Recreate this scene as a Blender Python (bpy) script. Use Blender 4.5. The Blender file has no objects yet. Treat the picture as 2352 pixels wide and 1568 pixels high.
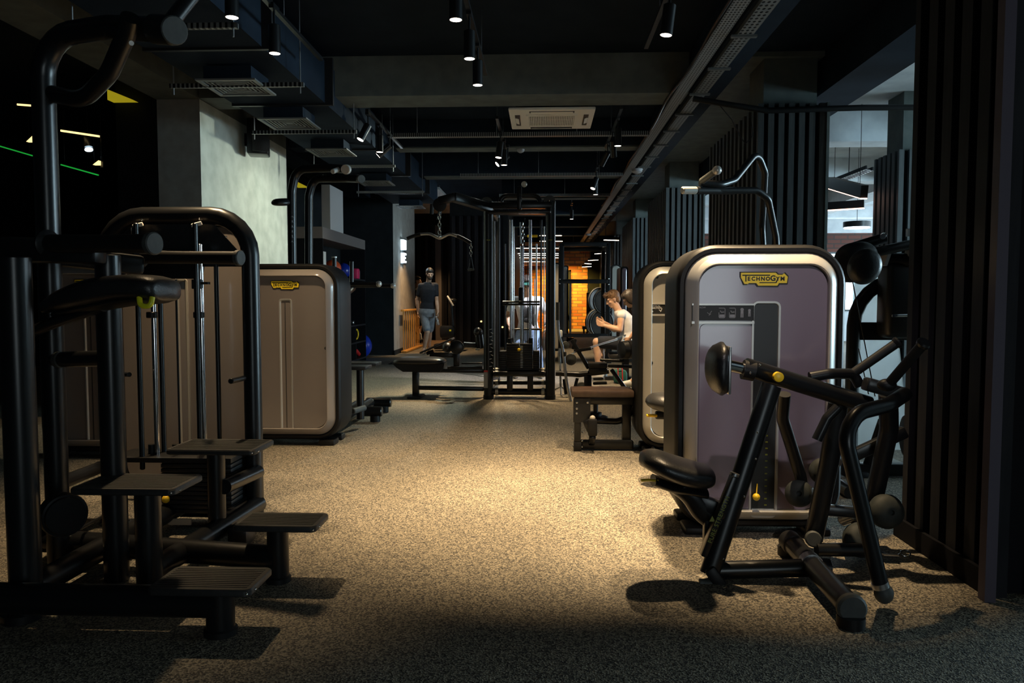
import bpy, bmesh, math, random
from mathutils import Vector, Matrix, Quaternion
V = Vector
random.seed(7)
S = bpy.context.scene
COL = S.collection
PI = math.pi

# ------------------------------------------------------------------ camera, world, exposure
FPX = 1750.0                        # focal length in pixels of the 2352 wide frame
CAM = V((0, 0, 1.2))
PITCH = math.atan(98 / FPX)
YAW = math.atan(74 / FPX * math.cos(PITCH))
FW = V((-math.sin(YAW) * math.cos(PITCH), math.cos(YAW) * math.cos(PITCH), -math.sin(PITCH)))
RT = V((math.cos(YAW), math.sin(YAW), 0))
UP = RT.cross(FW)
cam = bpy.data.objects.new('camera', bpy.data.cameras.new('camera'))
COL.objects.link(cam)
cam.location = CAM
cam.rotation_euler = (PI / 2 - PITCH, 0, YAW)
cam.data.sensor_width = 36
cam.data.lens = 36 * FPX / 2352
cam.data.clip_start = 0.05
cam.data.clip_end = 200
S.camera = cam
S.view_settings.view_transform = 'Standard'
S.view_settings.look = 'None'
S.view_settings.gamma = 1
S.view_settings.exposure = 0.0
S.view_settings.use_curve_mapping = False
w = bpy.data.worlds.new('world'); S.world = w; w.use_nodes = True
bg = w.node_tree.nodes['Background']
bg.inputs[0].default_value = (0.42, 0.55, 0.8, 1); bg.inputs[1].default_value = 0.5


def W(px, py, Y):
    """point at depth Y (metres in front of the camera) seen at pixel px, py"""
    d = FW + RT * ((px - 1176) / FPX) + UP * ((784 - py) / FPX)
    return CAM + d * (Y / d.y)


def FL(px, py, z=0.0):
    d = FW + RT * ((px - 1176) / FPX) + UP * ((784 - py) / FPX)
    return CAM + d * ((z - CAM.z) / d.z)


# ------------------------------------------------------------------ lights: daylight and ambient
def area(name, loc, rot, size, power, col, sy=None):
    l = bpy.data.lights.new(name, 'AREA'); l.energy = power; l.color = col; l.size = size
    if sy: l.shape = 'RECTANGLE'; l.size_y = sy
    o = bpy.data.objects.new(name, l); o.location = loc; o.rotation_euler = rot
    COL.objects.link(o); return o


# daylight from the window wall of the hall on the right, and from the window band at its far end
area('daylight', (13.6, 13.0, 2.0), (0, math.radians(90), 0), 2.2, 1000, (0.62, 0.86, 1.0), 16)
# more hall daylight, then soft front fill from an unseen back-wall window
area('daylight', (13.6, 6.0, 1.9), (0, math.radians(82), math.radians(-12)), 2.0, 900, (0.55, 0.85, 1.0), 4)
area('daylight', (2.1, -3.85, 1.35), (math.radians(90), 0, 0), 1.7, 18, (.90, 1.0, .95), 2.0)  # front fill paired with the unseen back window
area('daylight', (9, 21.3, 2.0), (math.radians(-90), 0, 0), 7, 120, (0.7, 0.88, 1.0), 1.6)

# ------------------------------------------------------------------ materials


def mat(name, col, rough=.5, metal=0, spec=.5, coat=0, emit=None, es=0, alpha=1, trans=0):
    m = bpy.data.materials.new(name); m.use_nodes = True
    b = m.node_tree.nodes['Principled BSDF']
    b.inputs['Base Color'].default_value = (*col, 1)
    b.inputs['Roughness'].default_value = rough
    b.inputs['Metallic'].default_value = metal
    b.inputs['Specular IOR Level'].default_value = spec
    b.inputs['Coat Weight'].default_value = coat
    b.inputs['Coat Roughness'].default_value = .08
    b.inputs['Transmission Weight'].default_value = trans
    if emit:
        b.inputs['Emission Color'].default_value = (*emit, 1)
        b.inputs['Emission Strength'].default_value = es
    return m


def nn(m, t, **k):
    n = m.node_tree.nodes.new(t)
    for a, v in k.items(): setattr(n, a, v)
    return n


def vary(m, scale, c1, c2, bump=0, detail=4, stretch=None, lo=.35, hi=.65):
    """noise mottling between two colours of the thing itself, with optional bump"""
    L = m.node_tree.links; b = m.node_tree.nodes['Principled BSDF']
    tc = nn(m, 'ShaderNodeTexCoord'); mp = nn(m, 'ShaderNodeMapping')
    L.new(tc.outputs['Object'], mp.inputs[0])
    if stretch: mp.inputs['Scale'].default_value = stretch
    no = nn(m, 'ShaderNodeTexNoise'); no.inputs['Scale'].default_value = scale
    no.inputs['Detail'].default_value = detail
    L.new(mp.outputs[0], no.inputs['Vector'])
    r = nn(m, 'ShaderNodeValToRGB')
    r.color_ramp.elements[0].position = lo; r.color_ramp.elements[0].color = (*c1, 1)
    r.color_ramp.elements[1].position = hi; r.color_ramp.elements[1].color = (*c2, 1)
    L.new(no.outputs['Fac'], r.inputs[0]); L.new(r.outputs[0], b.inputs['Base Color'])
    if bump:
        bu = nn(m, 'ShaderNodeBump'); bu.inputs['Strength'].default_value = bump
        bu.inputs['Distance'].default_value = .01
        L.new(no.outputs['Fac'], bu.inputs['Height']); L.new(bu.outputs[0], b.inputs['Normal'])
    return m


M = {}
# floor: black rubber with pale granules
m = M['floor'] = mat('rubber_floor', (.1, .1, .1), .62, spec=.35)
L = m.node_tree.links; b = m.node_tree.nodes['Principled BSDF']
tc = nn(m, 'ShaderNodeTexCoord')
vo = nn(m, 'ShaderNodeTexVoronoi'); vo.inputs['Scale'].default_value = 165
L.new(tc.outputs['Object'], vo.inputs['Vector'])
rp = nn(m, 'ShaderNodeValToRGB'); rp.color_ramp.interpolation = 'LINEAR'
rp.color_ramp.elements[0].position = .30; rp.color_ramp.elements[0].color = (.060, .054, .046, 1)
rp.color_ramp.elements[1].position = .78; rp.color_ramp.elements[1].color = (.42, .36, .26, 1)
L.new(vo.outputs['Color'], rp.inputs[0])
no = nn(m, 'ShaderNodeTexNoise'); no.inputs['Scale'].default_value = 1.3; no.inputs['Detail'].default_value = 5
L.new(tc.outputs['Object'], no.inputs['Vector'])
mx = nn(m, 'ShaderNodeMix', data_type='RGBA', blend_type='MULTIPLY'); mx.inputs['Factor'].default_value = .5
L.new(rp.outputs[0], mx.inputs['A']); L.new(no.outputs['Color'], mx.inputs['B'])
hs = nn(m, 'ShaderNodeRGBToBW'); L.new(no.outputs['Color'], hs.inputs[0]); L.new(hs.outputs[0], mx.inputs['B'])
L.new(mx.outputs['Result'], b.inputs['Base Color'])
bu = nn(m, 'ShaderNodeBump'); bu.inputs['Strength'].default_value = .55; bu.inputs['Distance'].default_value = .004
L.new(vo.outputs['Distance'], bu.inputs['Height']); L.new(bu.outputs[0], b.inputs['Normal'])

M['ceil'] = vary(mat('dark_ceiling_paint', (.012, .016, .023), .8, spec=.06), 3, (.011, .017, .027), (.015, .023, .035), .1)
M['concrete'] = vary(mat('grey_painted_concrete', (.1, .1, .1), .85, spec=.15), 6, (.100, .115, .110), (.130, .146, .138), .25)
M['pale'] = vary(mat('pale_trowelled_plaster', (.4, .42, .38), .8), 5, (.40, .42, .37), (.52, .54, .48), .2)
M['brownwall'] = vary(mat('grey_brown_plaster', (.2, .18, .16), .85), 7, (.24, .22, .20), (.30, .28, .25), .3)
M['darkwall'] = vary(mat('near_black_wall', (.012, .013, .015), .7, spec=.1), 4, (.010, .012, .013), (.015, .017, .019))
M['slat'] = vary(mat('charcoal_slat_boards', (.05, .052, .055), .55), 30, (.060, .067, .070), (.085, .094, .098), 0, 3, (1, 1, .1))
M['slatdark'] = mat('black_slat_backing', (.007, .007, .009), .7, spec=.1)
M['white_ceil'] = vary(mat('white_painted_ceiling', (.6, .62, .64), .8), 4, (.55, .57, .6), (.68, .7, .72), .3)
M['black'] = mat('black_powder_coat', (.008, .0085, .0095), .3, spec=.4)
M['blacktex'] = vary(mat('black_textured_metal', (.014, .0145, .015), .42), 60, (.008, .008, .009), (.014, .014, .015), .1)
M['leather'] = vary(mat('black_leather', (.014, .014, .015), .34), 150, (.011, .011, .012), (.017, .017, .018), .12)
M['rubber'] = mat('black_rubber', (.010, .010, .0105), .45, spec=.25)
M['greyrubber'] = vary(mat('grey_rubber_cap', (.10, .105, .105), .6), 30, (.040, .044, .044), (.055, .06, .056))
M['chrome'] = mat('chrome', (.75, .75, .76), .12, 1)
M['steel'] = mat('brushed_steel', (.5, .5, .5), .3, 1)
M['silver'] = mat('silver_plastic_frame', (.50, .49, .46), .3, .35)
M['smoke'] = mat('smoked_plum_panel', (.25, .200, .248), .17, coat=.5)
M['taupe'] = mat('smoked_taupe_panel', (.22, .192, .175), .09, coat=.8)
M['taupebezel'] = mat('taupe_bezel', (.27, .24, .22), .2, coat=.5)
M['step'] = vary(mat('grey_black_step_top', (.03, .03, .03), .5), 60, (.015, .015, .015), (.023, .022, .022), .1)
M['buffer'] = vary(mat('dark_grey_green_rubber', (.02, .022, .021), .65, spec=.25), 30, (.020, .023, .022), (.030, .034, .032))
M['frost'] = mat('frosted_pale_panel', (.80, .88, .88), .55, trans=.9)
M['slatplum'] = mat('plum_grey_slat', (.075, .062, .085), .5, spec=.3)
M['tag'] = mat('pale_tag', (.75, .68, .6), .5)
M['putty'] = mat('warm_grey_plastic', (.36, .34, .30), .38)
M['slot'] = mat('recess_black', (.02, .02, .02), .4)
M['yellow'] = mat('yellow_plastic', (.80, .52, .02), .35)
M['logoyel'] = mat('yellow_badge', (1.0, .72, .03), .4)
M['lime'] = mat('yellow_green_lever', (.75, .72, .02), .35)
M['ink'] = mat('black_ink', (.01, .01, .01), .5)
M['white'] = mat('white_print', (.75, .75, .73), .5)
M['dimwhite'] = mat('grey_print', (.30, .30, .31), .5)
M['yelprint'] = mat('yellow_print', (.20, .21, .02), .5)
M['acwhite'] = mat('ac_cream_plastic', (.95, .91, .83), .45)
M['acgrille'] = mat('ac_dark_grille', (.05, .05, .045), .6)
M['vent'] = mat('vent_grey_metal', (.13, .135, .13), .5)
M['lampglow'] = mat('spot_lens', (1, 1, 1), .3, emit=(1.0, .86, .72), es=9)
M['ledwhite'] = mat('white_linear_led', (1, 1, 1), .3, emit=(1.0, .86, .68), es=7)
M['ledwarm'] = mat('warm_linear_led', (1, 1, 1), .3, emit=(1.0, .52, .36), es=5)
M['ledyel'] = mat('yellow_linear_led', (1, 1, .8), .3, emit=(1.0, .72, .30), es=1.6)
M['ledgreen'] = mat('green_led_line', (0, 1, .2), .3, emit=(.03, .8, .08), es=.35)
M['sign'] = mat('sign_white_glow', (1, 1, 1), .3, emit=(.62, .85, 1.0), es=9)
M['daywin'] = mat('bright_daylight_glass', (1, 1, 1), .3, emit=(.75, .9, 1.0), es=2.2)
M['yelpaint'] = mat('yellow_painted_beam', (.6, .5, .03), .6)
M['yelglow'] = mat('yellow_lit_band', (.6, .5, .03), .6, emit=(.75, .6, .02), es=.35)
M['skin'] = vary(mat('skin', (.55, .33, .22), .5), 12, (.50, .29, .19), (.60, .37, .25))
M['hairbrown'] = vary(mat('light_brown_hair', (.15, .08, .035), .6), 60, (.09, .045, .02), (.24, .13, .06), .4, 4, (1, 1, .3))
M['hairdark'] = vary(mat('dark_hair', (.02, .014, .01), .5), 60, (.012, .009, .007), (.035, .024, .018), .4)
M['tee'] = vary(mat('black_navy_cotton', (.012, .014, .022), .85), 20, (.005, .007, .013), (.010, .012, .02), .3)
M['greyshort'] = vary(mat('grey_jersey', (.20, .22, .25), .85), 14, (.17, .19, .22), (.26, .28, .31), .3)
M['tank'] = vary(mat('white_cotton', (.62, .62, .63), .85), 9, (.52, .52, .54), (.72, .72, .73), .4)
M['jean'] = vary(mat('light_blue_fabric', (.22, .32, .52), .85), 16, (.17, .26, .45), (.30, .42, .62), .3)
M['teal'] = mat('green_cap_fabric', (.01, .09, .07), .8)
M['blueball'] = mat('blue_vinyl', (.008, .03, .30), .25)
M['redball'] = mat('red_orange_vinyl', (.6, .08, .02), .4)
M['pink'] = mat('pink_plastic', (.6, .02, .1), .4)
M['orange'] = mat('orange_plastic', (.9, .22, .02), .4)
M['red'] = mat('red_plastic', (.5, .02, .02), .4)
M['green'] = mat('green_plastic', (.02, .4, .12), .4)
M['cardboard'] = mat('white_laminate', (.50, .50, .50), .5)
M['shelf'] = mat('taupe_laminate', (.14, .12, .115), .5)
M['wood'] = vary(mat('orange_stained_wood', (.55, .25, .05), .5), 10, (.48, .2, .035), (.65, .32, .07), 0, 4, (6, 6, .6))
M['woodfloor'] = vary(mat('brown_wood_floor', (.2, .12, .07), .5), 6, (.16, .10, .06), (.24, .15, .09), 0, 4, (6, .6, 1))
M['bottle'] = mat('clear_bottle', (.9, .93, .95), .08, trans=.85)
M['shoe'] = mat('black_shoe', (.015, .015, .016), .5)
M['shoewhite'] = mat('white_sneaker', (.6, .6, .6), .5)
M['sock'] = mat('white_sock', (.6, .6, .6), .8)
M['benchpad'] = vary(mat('brown_black_bench_vinyl', (.05, .03, .022), .38), 20, (.04, .025, .018), (.06, .038, .028))

# brick
m = M['brick'] = mat('orange_brick', (.5, .2, .05), .8)
L = m.node_tree.links; b = m.node_tree.nodes['Principled BSDF']
tc = nn(m, 'ShaderNodeTexCoord'); mp = nn(m, 'ShaderNodeMapping'); mp.inputs['Rotation'].default_value = (PI / 2, 0, 0)
L.new(tc.outputs['Object'], mp.inputs[0])
br = nn(m, 'ShaderNodeTexBrick'); br.inputs['Scale'].default_value = 1.0
br.inputs['Color1'].default_value = (.62, .25, .06, 1); br.inputs['Color2'].default_value = (.34, .085, .025, 1)
br.inputs['Mortar'].default_value = (.17, .10, .06, 1); br.inputs['Mortar Size'].default_value = .016
br.inputs['Brick Width'].default_value = .38; br.inputs['Row Height'].default_value = .125
L.new(mp.outputs[0], br.inputs['Vector'])
L.new(br.outputs['Color'], b.inputs['Base Color'])
bu = nn(m, 'ShaderNodeBump'); bu.inputs['Strength'].default_value = .6; bu.inputs['Distance'].default_value = .02; bu.invert = True
L.new(br.outputs['Fac'], bu.inputs['Height']); L.new(bu.outputs[0], b.inputs['Normal'])

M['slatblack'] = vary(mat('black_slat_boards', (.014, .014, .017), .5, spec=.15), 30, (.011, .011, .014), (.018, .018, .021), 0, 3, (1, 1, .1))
m = M['brickdark'] = M['brick'].copy(); m.name = 'dark_red_brick'
for n_ in m.node_tree.nodes:
    if n_.type == 'TEX_BRICK':
        n_.inputs['Color1'].default_value = (.14, .045, .03, 1); n_.inputs['Color2'].default_value = (.09, .028, .02, 1); n_.inputs['Mortar'].default_value = (.05, .035, .03, 1)
# perforated galvanised tray: rows of punched holes
def perforated(name, sx, sy, col):
    m = mat(name, col, .5, .4)
    L = m.node_tree.links; b = m.node_tree.nodes['Principled BSDF']
    tc = nn(m, 'ShaderNodeTexCoord'); mp = nn(m, 'ShaderNodeMapping')
    mp.inputs['Scale'].default_value = (sx, sy, 0)
    L.new(tc.outputs['Object'], mp.inputs[0])
    vo = nn(m, 'ShaderNodeTexVoronoi'); vo.inputs['Randomness'].default_value = 0; vo.inputs['Scale'].default_value = 1
    L.new(mp.outputs[0], vo.inputs['Vector'])
    gt = nn(m, 'ShaderNodeMath', operation='GREATER_THAN'); gt.inputs[1].default_value = .30
    L.new(vo.outputs['Distance'], gt.inputs[0])
    mx = nn(m, 'ShaderNodeMix', data_type='RGBA')
    L.new(gt.outputs[0], mx.inputs['Factor'])
    mx.inputs['A'].default_value = (.004, .004, .004, 1); mx.inputs['B'].default_value = (*col, 1)
    L.new(mx.outputs['Result'], b.inputs['Base Color'])
    return m
M['tray'] = perforated('perforated_tray', 38, 22, (.26, .27, .27))
M['tray2'] = perforated('perforated_tray_wide', 26, 16, (.22, .23, .23))
M['trayplain'] = mat('dark_tray_metal', (.12, .125, .125), .5, .3)


# ------------------------------------------------------------------ mesh helpers
def fillet(pts, rad, n=6, closed=False):
    pts = [V(p) for p in pts]
    if rad <= 0: return pts
    out = []
    N = len(pts)
    for i, p in enumerate(pts):
        if not closed and i in (0, N - 1): out.append(p); continue
        a = pts[i - 1]; c = pts[(i + 1) % N]
        d1 = (a - p); d2 = (c - p); l1 = d1.length; l2 = d2.length
        if l1 < 1e-6 or l2 < 1e-6: out.append(p); continue
        d1 /= l1; d2 /= l2
        ang = d1.angle(d2, PI)
        if ang > PI - .05: out.append(p); continue
        t = min(rad / math.tan(ang / 2), l1 * .48, l2 * .48)
        r = t * math.tan(ang / 2)
        cen = p + (d1 + d2).normalized() * (r / math.sin(ang / 2))
        s = p + d1 * t - cen; e = p + d2 * t - cen
        tot = s.angle(e, 0)
        ax = s.cross(e)
        if ax.length < 1e-9: out.append(p); continue
        ax.normalize()
        for k in range(n + 1):
            out.append(cen + Quaternion(ax, tot * k / n) @ s)
    return out


class MB:
    def __init__(s): s.v = []; s.f = []

    def add(s, vs, fs, T=None):
        o = len(s.v)
        s.v += [(T @ V(p)) if T else V(p) for p in vs]
        s.f += [[i + o for i in f] for f in fs]
        return s

    def box(s, c, d, rot=None, bev=0, seg=2):
        c = V(c)
        T = Matrix.Translation(c)
        if rot is not None:
            if isinstance(rot, Matrix): T = T @ rot.to_4x4()
            else:
                from mathutils import Euler
                T = T @ Euler(rot).to_matrix().to_4x4()
        if bev <= 0:
            x, y, z = d[0] / 2, d[1] / 2, d[2] / 2
            vs = [(-x, -y, -z), (x, -y, -z), (x, y, -z), (-x, y, -z), (-x, -y, z), (x, -y, z), (x, y, z), (-x, y, z)]
            fs = [(0, 3, 2, 1), (4, 5, 6, 7), (0, 1, 5, 4), (1, 2, 6, 5), (2, 3, 7, 6), (3, 0, 4, 7)]
            return s.add(vs, fs, T)
        bm = bmesh.new(); bmesh.ops.create_cube(bm, size=1)
        for v in bm.verts: v.co = V((v.co.x * d[0], v.co.y * d[1], v.co.z * d[2]))
        bmesh.ops.bevel(bm, geom=bm.edges[:], offset=min(bev, min(d) * .49), segments=seg, affect='EDGES', profile=.5)
        bm.verts.index_update()
        s.add([v.co.copy() for v in bm.verts], [[v.index for v in f.verts] for f in bm.faces], T)
        bm.free(); return s

    def b2(s, x0, x1, y0, y1, z0, z1, bev=0):
        return s.box(((x0 + x1) / 2, (y0 + y1) / 2, (z0 + z1) / 2), (abs(x1 - x0), abs(y1 - y0), abs(z1 - z0)), bev=bev)

    def tube(s, pts, r, rad=0, seg=14, closed=False, flat=None, cap=True, up=None):
        """sweep; r may be a number or a list per original point; flat=(a,b) oval section"""
        rs = r if isinstance(r, (list, tuple)) else None
        P = fillet(pts, rad, 6, closed) if rs is None else [V(p) for p in pts]
        N = len(P)
        tang = []
        for i in range(N):
            if closed: t = P[(i + 1) % N] - P[i - 1]
            elif i == 0: t = P[1] - P[0]
            elif i == N - 1: t = P[-1] - P[-2]
            else: t = (P[i + 1] - P[i]).normalized() + (P[i] - P[i - 1]).normalized()
            tang.append(t.normalized())
        u = V(up) if up else (V((0, 0, 1)) if abs(tang[0].z) < .9 else V((1, 0, 0)))
        n = (u - tang[0] * u.dot(tang[0])).normalized()
        o = len(s.v)
        for i in range(N):
            t = tang[i]
            if up: n = V(up)
            n = (n - t * n.dot(t)).normalized()
            bi = t.cross(n)
            k = rs[i] if rs else r
            a, b2 = (k * flat[0], k * flat[1]) if flat else (k, k)
            for j in range(seg):
                th = 2 * PI * j / seg
                s.v.append(P[i] + n * (a * math.cos(th)) + bi * (b2 * math.sin(th)))
        for i in range(N if closed else N - 1):
            i2 = (i + 1) % N
            for j in range(seg):
                j2 = (j + 1) % seg
                s.f.append([o + i * seg + j, o + i * seg + j2, o + i2 * seg + j2, o + i2 * seg + j])
        if cap and not closed:
            s.f.append([o + j for j in range(seg)][::-1])
            s.f.append([o + (N - 1) * seg + j for j in range(seg)])
        return s

    def rectube(s, p0, p1, wd, ht, up=(0, 0, 1), bev=.006):
        p0, p1 = V(p0), V(p1); t = (p1 - p0); L = t.length; t.normalize()
        u = V(up); u = (u - t * u.dot(t)).normalized(); r = t.cross(u)
        R = Matrix((r, t, u)).transposed()
        return s.box((p0 + p1) / 2, (wd, L, ht), rot=R, bev=bev)

    def lathe(s, p0, axis, prof, seg=24):
        """prof: list of (t along axis, radius)"""
        p0 = V(p0); a = V(axis).normalized()
        u = V((0, 0, 1)) if abs(a.z) < .9 else V((1, 0, 0))
        n = (u - a * u.dot(a)).normalized(); bi = a.cross(n)
        o = len(s.v)
        for t, r in prof:
            for j in range(seg):
                th = 2 * PI * j / seg
                s.v.append(p0 + a * t + (n * math.cos(th) + bi * math.sin(th)) * max(r, 1e-4))
        for i in range(len(prof) - 1):
            for j in range(seg):
                j2 = (j + 1) % seg
                s.f.append([o + i * seg + j, o + i * seg + j2, o + (i + 1) * seg + j2, o + (i + 1) * seg + j])
        s.f.append([o + j for j in range(seg)][::-1])
        s.f.append([o + (len(prof) - 1) * seg + j for j in range(seg)])
        return s

    def cyl(s, p0, p1, r, r2=None, seg=20, bev=0):
        p0, p1 = V(p0), V(p1); L = (p1 - p0).length
        r2 = r if r2 is None else r2
        if bev: pr = [(0, r - bev), (bev, r), (L - bev, r2), (L, r2 - bev)]
        else: pr = [(0, r), (L, r2)]
        return s.lathe(p0, p1 - p0, pr, seg)

    def sph(s, c, r, seg=20, rings=12, rot=None):
        c = V(c); r = (r, r, r) if not isinstance(r, (tuple, list)) else r
        o = len(s.v)
        for i in range(rings + 1):
            ph = PI * i / rings
            for j in range(seg):
                th = 2 * PI * j / seg
                p = V((r[0] * max(math.sin(ph), 1e-3) * math.cos(th), r[1] * max(math.sin(ph), 1e-3) * math.sin(th), r[2] * math.cos(ph)))
                if rot: p = rot @ p
                s.v.append(c + p)
        for i in range(rings):
            for j in range(seg):
                j2 = (j + 1) % seg
                s.f.append([o + i * seg + j, o + (i + 1) * seg + j, o + (i + 1) * seg + j2, o + i * seg + j2])
        s.f.append([o + j for j in range(seg)]); s.f.append([o + rings * seg + j for j in range(seg)][::-1])
        return s

    def prism(s, outl, org, u, v, wv, holes=None):
        """outline (list of 2d) in plane org+u,v extruded by vector wv"""
        org, u, v, wv = V(org), V(u), V(v), V(wv)
        n = len(outl); o = len(s.v)
        for a, b2 in outl: s.v.append(org + u * a + v * b2)
        for a, b2 in outl: s.v.append(org + u * a + v * b2 + wv)
        s.f.append([o + i for i in range(n)][::-1]); s.f.append([o + n + i for i in range(n)])
        for i in range(n):
            j = (i + 1) % n
            s.f.append([o + i, o + j, o + n + j, o + n + i])
        return s

    def loft(s, rings, caps=True, closed=False):
        o = len(s.v); n = len(rings[0])
        for r in rings: s.v += [V(p) for p in r]
        R = len(rings)
        for i in range(R if closed else R - 1):
            i2 = (i + 1) % R
            for j in range(n):
                j2 = (j + 1) % n
                s.f.append([o + i * n + j, o + i * n + j2, o + i2 * n + j2, o + i2 * n + j])
        if caps and not closed:
            s.f.append([o + j for j in range(n)][::-1]); s.f.append([o + (R - 1) * n + j for j in range(n)])
        return s

    def mesh(s, name, org=V((0, 0, 0)), sharp=38, smooth=True):
        me = bpy.data.meshes.new(name)
        me.from_pydata([tuple(V(p) - org) for p in s.v], [], s.f)
        bm = bmesh.new(); bm.from_mesh(me)
        bmesh.ops.recalc_face_normals(bm, faces=bm.faces[:])
        if smooth:
            for f in bm.faces: f.smooth = True
            lim = math.radians(sharp)
            for e in bm.edges:
                if len(e.link_faces) == 2 and e.calc_face_angle(0) > lim: e.smooth = False
        bm.to_mesh(me); bm.free()
        return me

    def build(s, name, material, parent=None, label=None, sharp=38, kind=None, smooth=True):
        org = worg(parent)
        o = bpy.data.objects.new(name, s.mesh(name, org, sharp, smooth))
        COL.objects.link(o)
        o.data.materials.append(M[material] if isinstance(material, str) else material)
        if parent: o.parent = parent
        ORG[o.name] = org
        if label: o['label'] = label
        if kind: o['kind'] = kind
        return o


ORG = {}
def worg(p):
    return V((0, 0, 0)) if p is None else ORG[p.name]


def thing(name, loc, label, cat, group=None):
    o = bpy.data.objects.new(name, None); COL.objects.link(o)
    o.empty_display_size = .1; o.location = loc; ORG[o.name] = V(loc)
    o['label'] = label; o['category'] = cat
    if group: o['group'] = group
    return o


def solo(mb, name, material, label, cat, group=None, kind=None, loc=None, sharp=38):
    """a thing that is one mesh, its origin put at loc"""
    loc = V(loc) if loc else V((0, 0, 0))
    o = bpy.data.objects.new(name, mb.mesh(name, loc, sharp)); COL.objects.link(o); o.location = loc
    ORG[o.name] = loc
    o.data.materials.append(M[material] if isinstance(material, str) else material)
    o['label'] = label
    if cat: o['category'] = cat
    if group: o['group'] = group
    if kind: o['kind'] = kind
    return o


def struct(mb, name, material, label=None):
    o = mb.build(name, material); o['kind'] = 'structure'
    if label: o['label'] = label
    return o


def copy_tree(o, parent=None):
    c = o.copy(); COL.objects.link(c)
    if parent: c.parent = parent
    for ch in list(o.children): copy_tree(ch, c)
    return c


def text(s, size, org, u, v, material, parent, name='lettering', thick=.0008, bold=.0, align='CENTER', label=None, space=1.0):
    """flat raised lettering lying in the plane of u (reading direction) and v (up)"""
    cu = bpy.data.curves.new('t', 'FONT'); cu.body = s; cu.size = size; cu.align_x = align; cu.align_y = 'CENTER'
    cu.offset = bold; cu.extrude = thick; cu.space_character = space; cu.resolution_u = 3
    to = bpy.data.objects.new('t', cu); COL.objects.link(to)
    bpy.context.view_layer.update()
    dg = bpy.context.evaluated_depsgraph_get()
    me = bpy.data.meshes.new_from_object(to.evaluated_get(dg))
    u = V(u).normalized(); v = V(v).normalized(); n = u.cross(v)
    T = Matrix((u, v, n)).transposed().to_4x4()
    T.translation = V(org) - worg(parent)
    me.transform(T); me.name = name
    bpy.data.objects.remove(to); bpy.data.curves.remove(cu)
    o = bpy.data.objects.new(name, me); COL.objects.link(o)
    me.materials.clear(); me.materials.append(M[material])
    if parent: o.parent = parent
    ORG[o.name] = worg(parent)
    if label: o['label'] = label
    return o

# ================================================================== THE SETTING
CZ = 3.71       # ceiling height
BZ = 3.30       # underside of beams
struct(MB().b2(-14, 15, -4, 40, -.12, 0), 'floor', 'floor', 'speckled black rubber gym floor')
struct(MB().b2(-14, 3.3, -4, 36.2, CZ, CZ + .15), 'ceiling', 'ceil', 'dark blue black painted ceiling')
struct(MB().b2(3.3, 15, -4, 36.2, CZ, CZ + .15), 'ceiling', 'white_ceil', 'pale painted ceiling of the daylit hall')
struct(MB().b2(-14, 15, -4.15, -4, 0, CZ), 'wall_back', 'darkwall')
struct(MB().b2(-9.2, -9.05, -4, 36, 0, CZ), 'wall_left', 'darkwall')
struct(MB().b2(-9.05, -4.6, 17.6, 17.7, 0, CZ), 'wall_left_end', 'darkwall')
struct(MB().b2(3.3, 15, 30.5, 30.6, 0, CZ), 'wall_far_end', 'darkwall')
struct(MB().b2(1.801, 2.839, 8.0, 30, CZ - .05, CZ - .001), 'ceiling_strip', 'concrete', 'grey ceiling strip between the dark beams')
struct(MB().b2(14.4, 14.5, -4, 31, 0, CZ), 'wall_outer', 'white_ceil')

# longitudinal beams
def beam(x0, x1, y0, y1, z0=BZ, m='ceil', z1=CZ):
    return struct(MB().b2(x0, x1, y0, y1, z0, z1 - .002), 'ceiling_beam', m)
beam(-4.1, -3.63, -3.9, 8.0, m='concrete')
beam(-4.1, -3.63, 10.7, 15.9)
beam(1.48, 1.80, -3.9, 30)
beam(2.84, 3.29, -3.9, 30)
# cross beams
beam(-3.62, 1.47, 7.97, 8.45, m='concrete')
for y in (10.78, 13.3, 16.2, 19.4, 22.6, 25.8): beam(-3.62 if y < 15 else -.9, 1.47, y, y + .38, BZ + .035, m='ceil'); struct(MB().b2(-2.1 if y < 15 else -.9, 1.46, y + .04, y + .34, BZ + .018, BZ + .034), 'trim_lit_underside', 'concrete')  # pale strips paint in the lit undersides of the dark beams
# emissive wedges paint in the LED-lit yellow on the next studio's beams
struct(MB().prism([(-4.62, 3.30), (-4.35, 3.30), (-4.62, 3.41)], (0, 8.0, 0), (1, 0, 0), (0, 0, 1), (0, .12, 0)), 'beam_glow_wedge', 'yelglow', 'yellow wedge of painted LED glow under the beam')
struct(MB().prism([(-4.44, 3.20), (-4.24, 3.20), (-4.44, 3.30)], (0, 13.6, 0), (1, 0, 0), (0, 0, 1), (0, .12, 0)), 'beam_glow_wedge', 'yelglow', 'small yellow wedge of painted LED glow by the shelf')

# left pillar: short brown grey face to the room's front, pale lit long side
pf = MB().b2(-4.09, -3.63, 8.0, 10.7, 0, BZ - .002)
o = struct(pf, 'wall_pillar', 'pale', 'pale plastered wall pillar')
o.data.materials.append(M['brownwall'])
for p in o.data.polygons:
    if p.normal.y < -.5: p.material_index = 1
struct(MB().b2(-4.1, -3.63, 8.002, 10.7, BZ, CZ - .002), 'ceiling_beam', 'concrete')
struct(MB().b2(-4.62, -4.1, 8.15, 10, 0, CZ), 'wall_pier', 'darkwall')
struct(MB().b2(-4.6, -4.45, 10.7, 17.598, 0, CZ), 'wall_left', 'darkwall')
struct(MB().b2(-4.45, -3.25, 17.15, 19.1, 0, CZ - .002), 'wall_pillar', 'brownwall', 'lighter grey wall panel above the wooden barrier')
o = struct(MB().b2(-4.45, -3.2, 16.1, 17.148, 0, CZ - .002), 'wall_pillar', 'brownwall', 'grey wall end with the lit sign')
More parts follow.
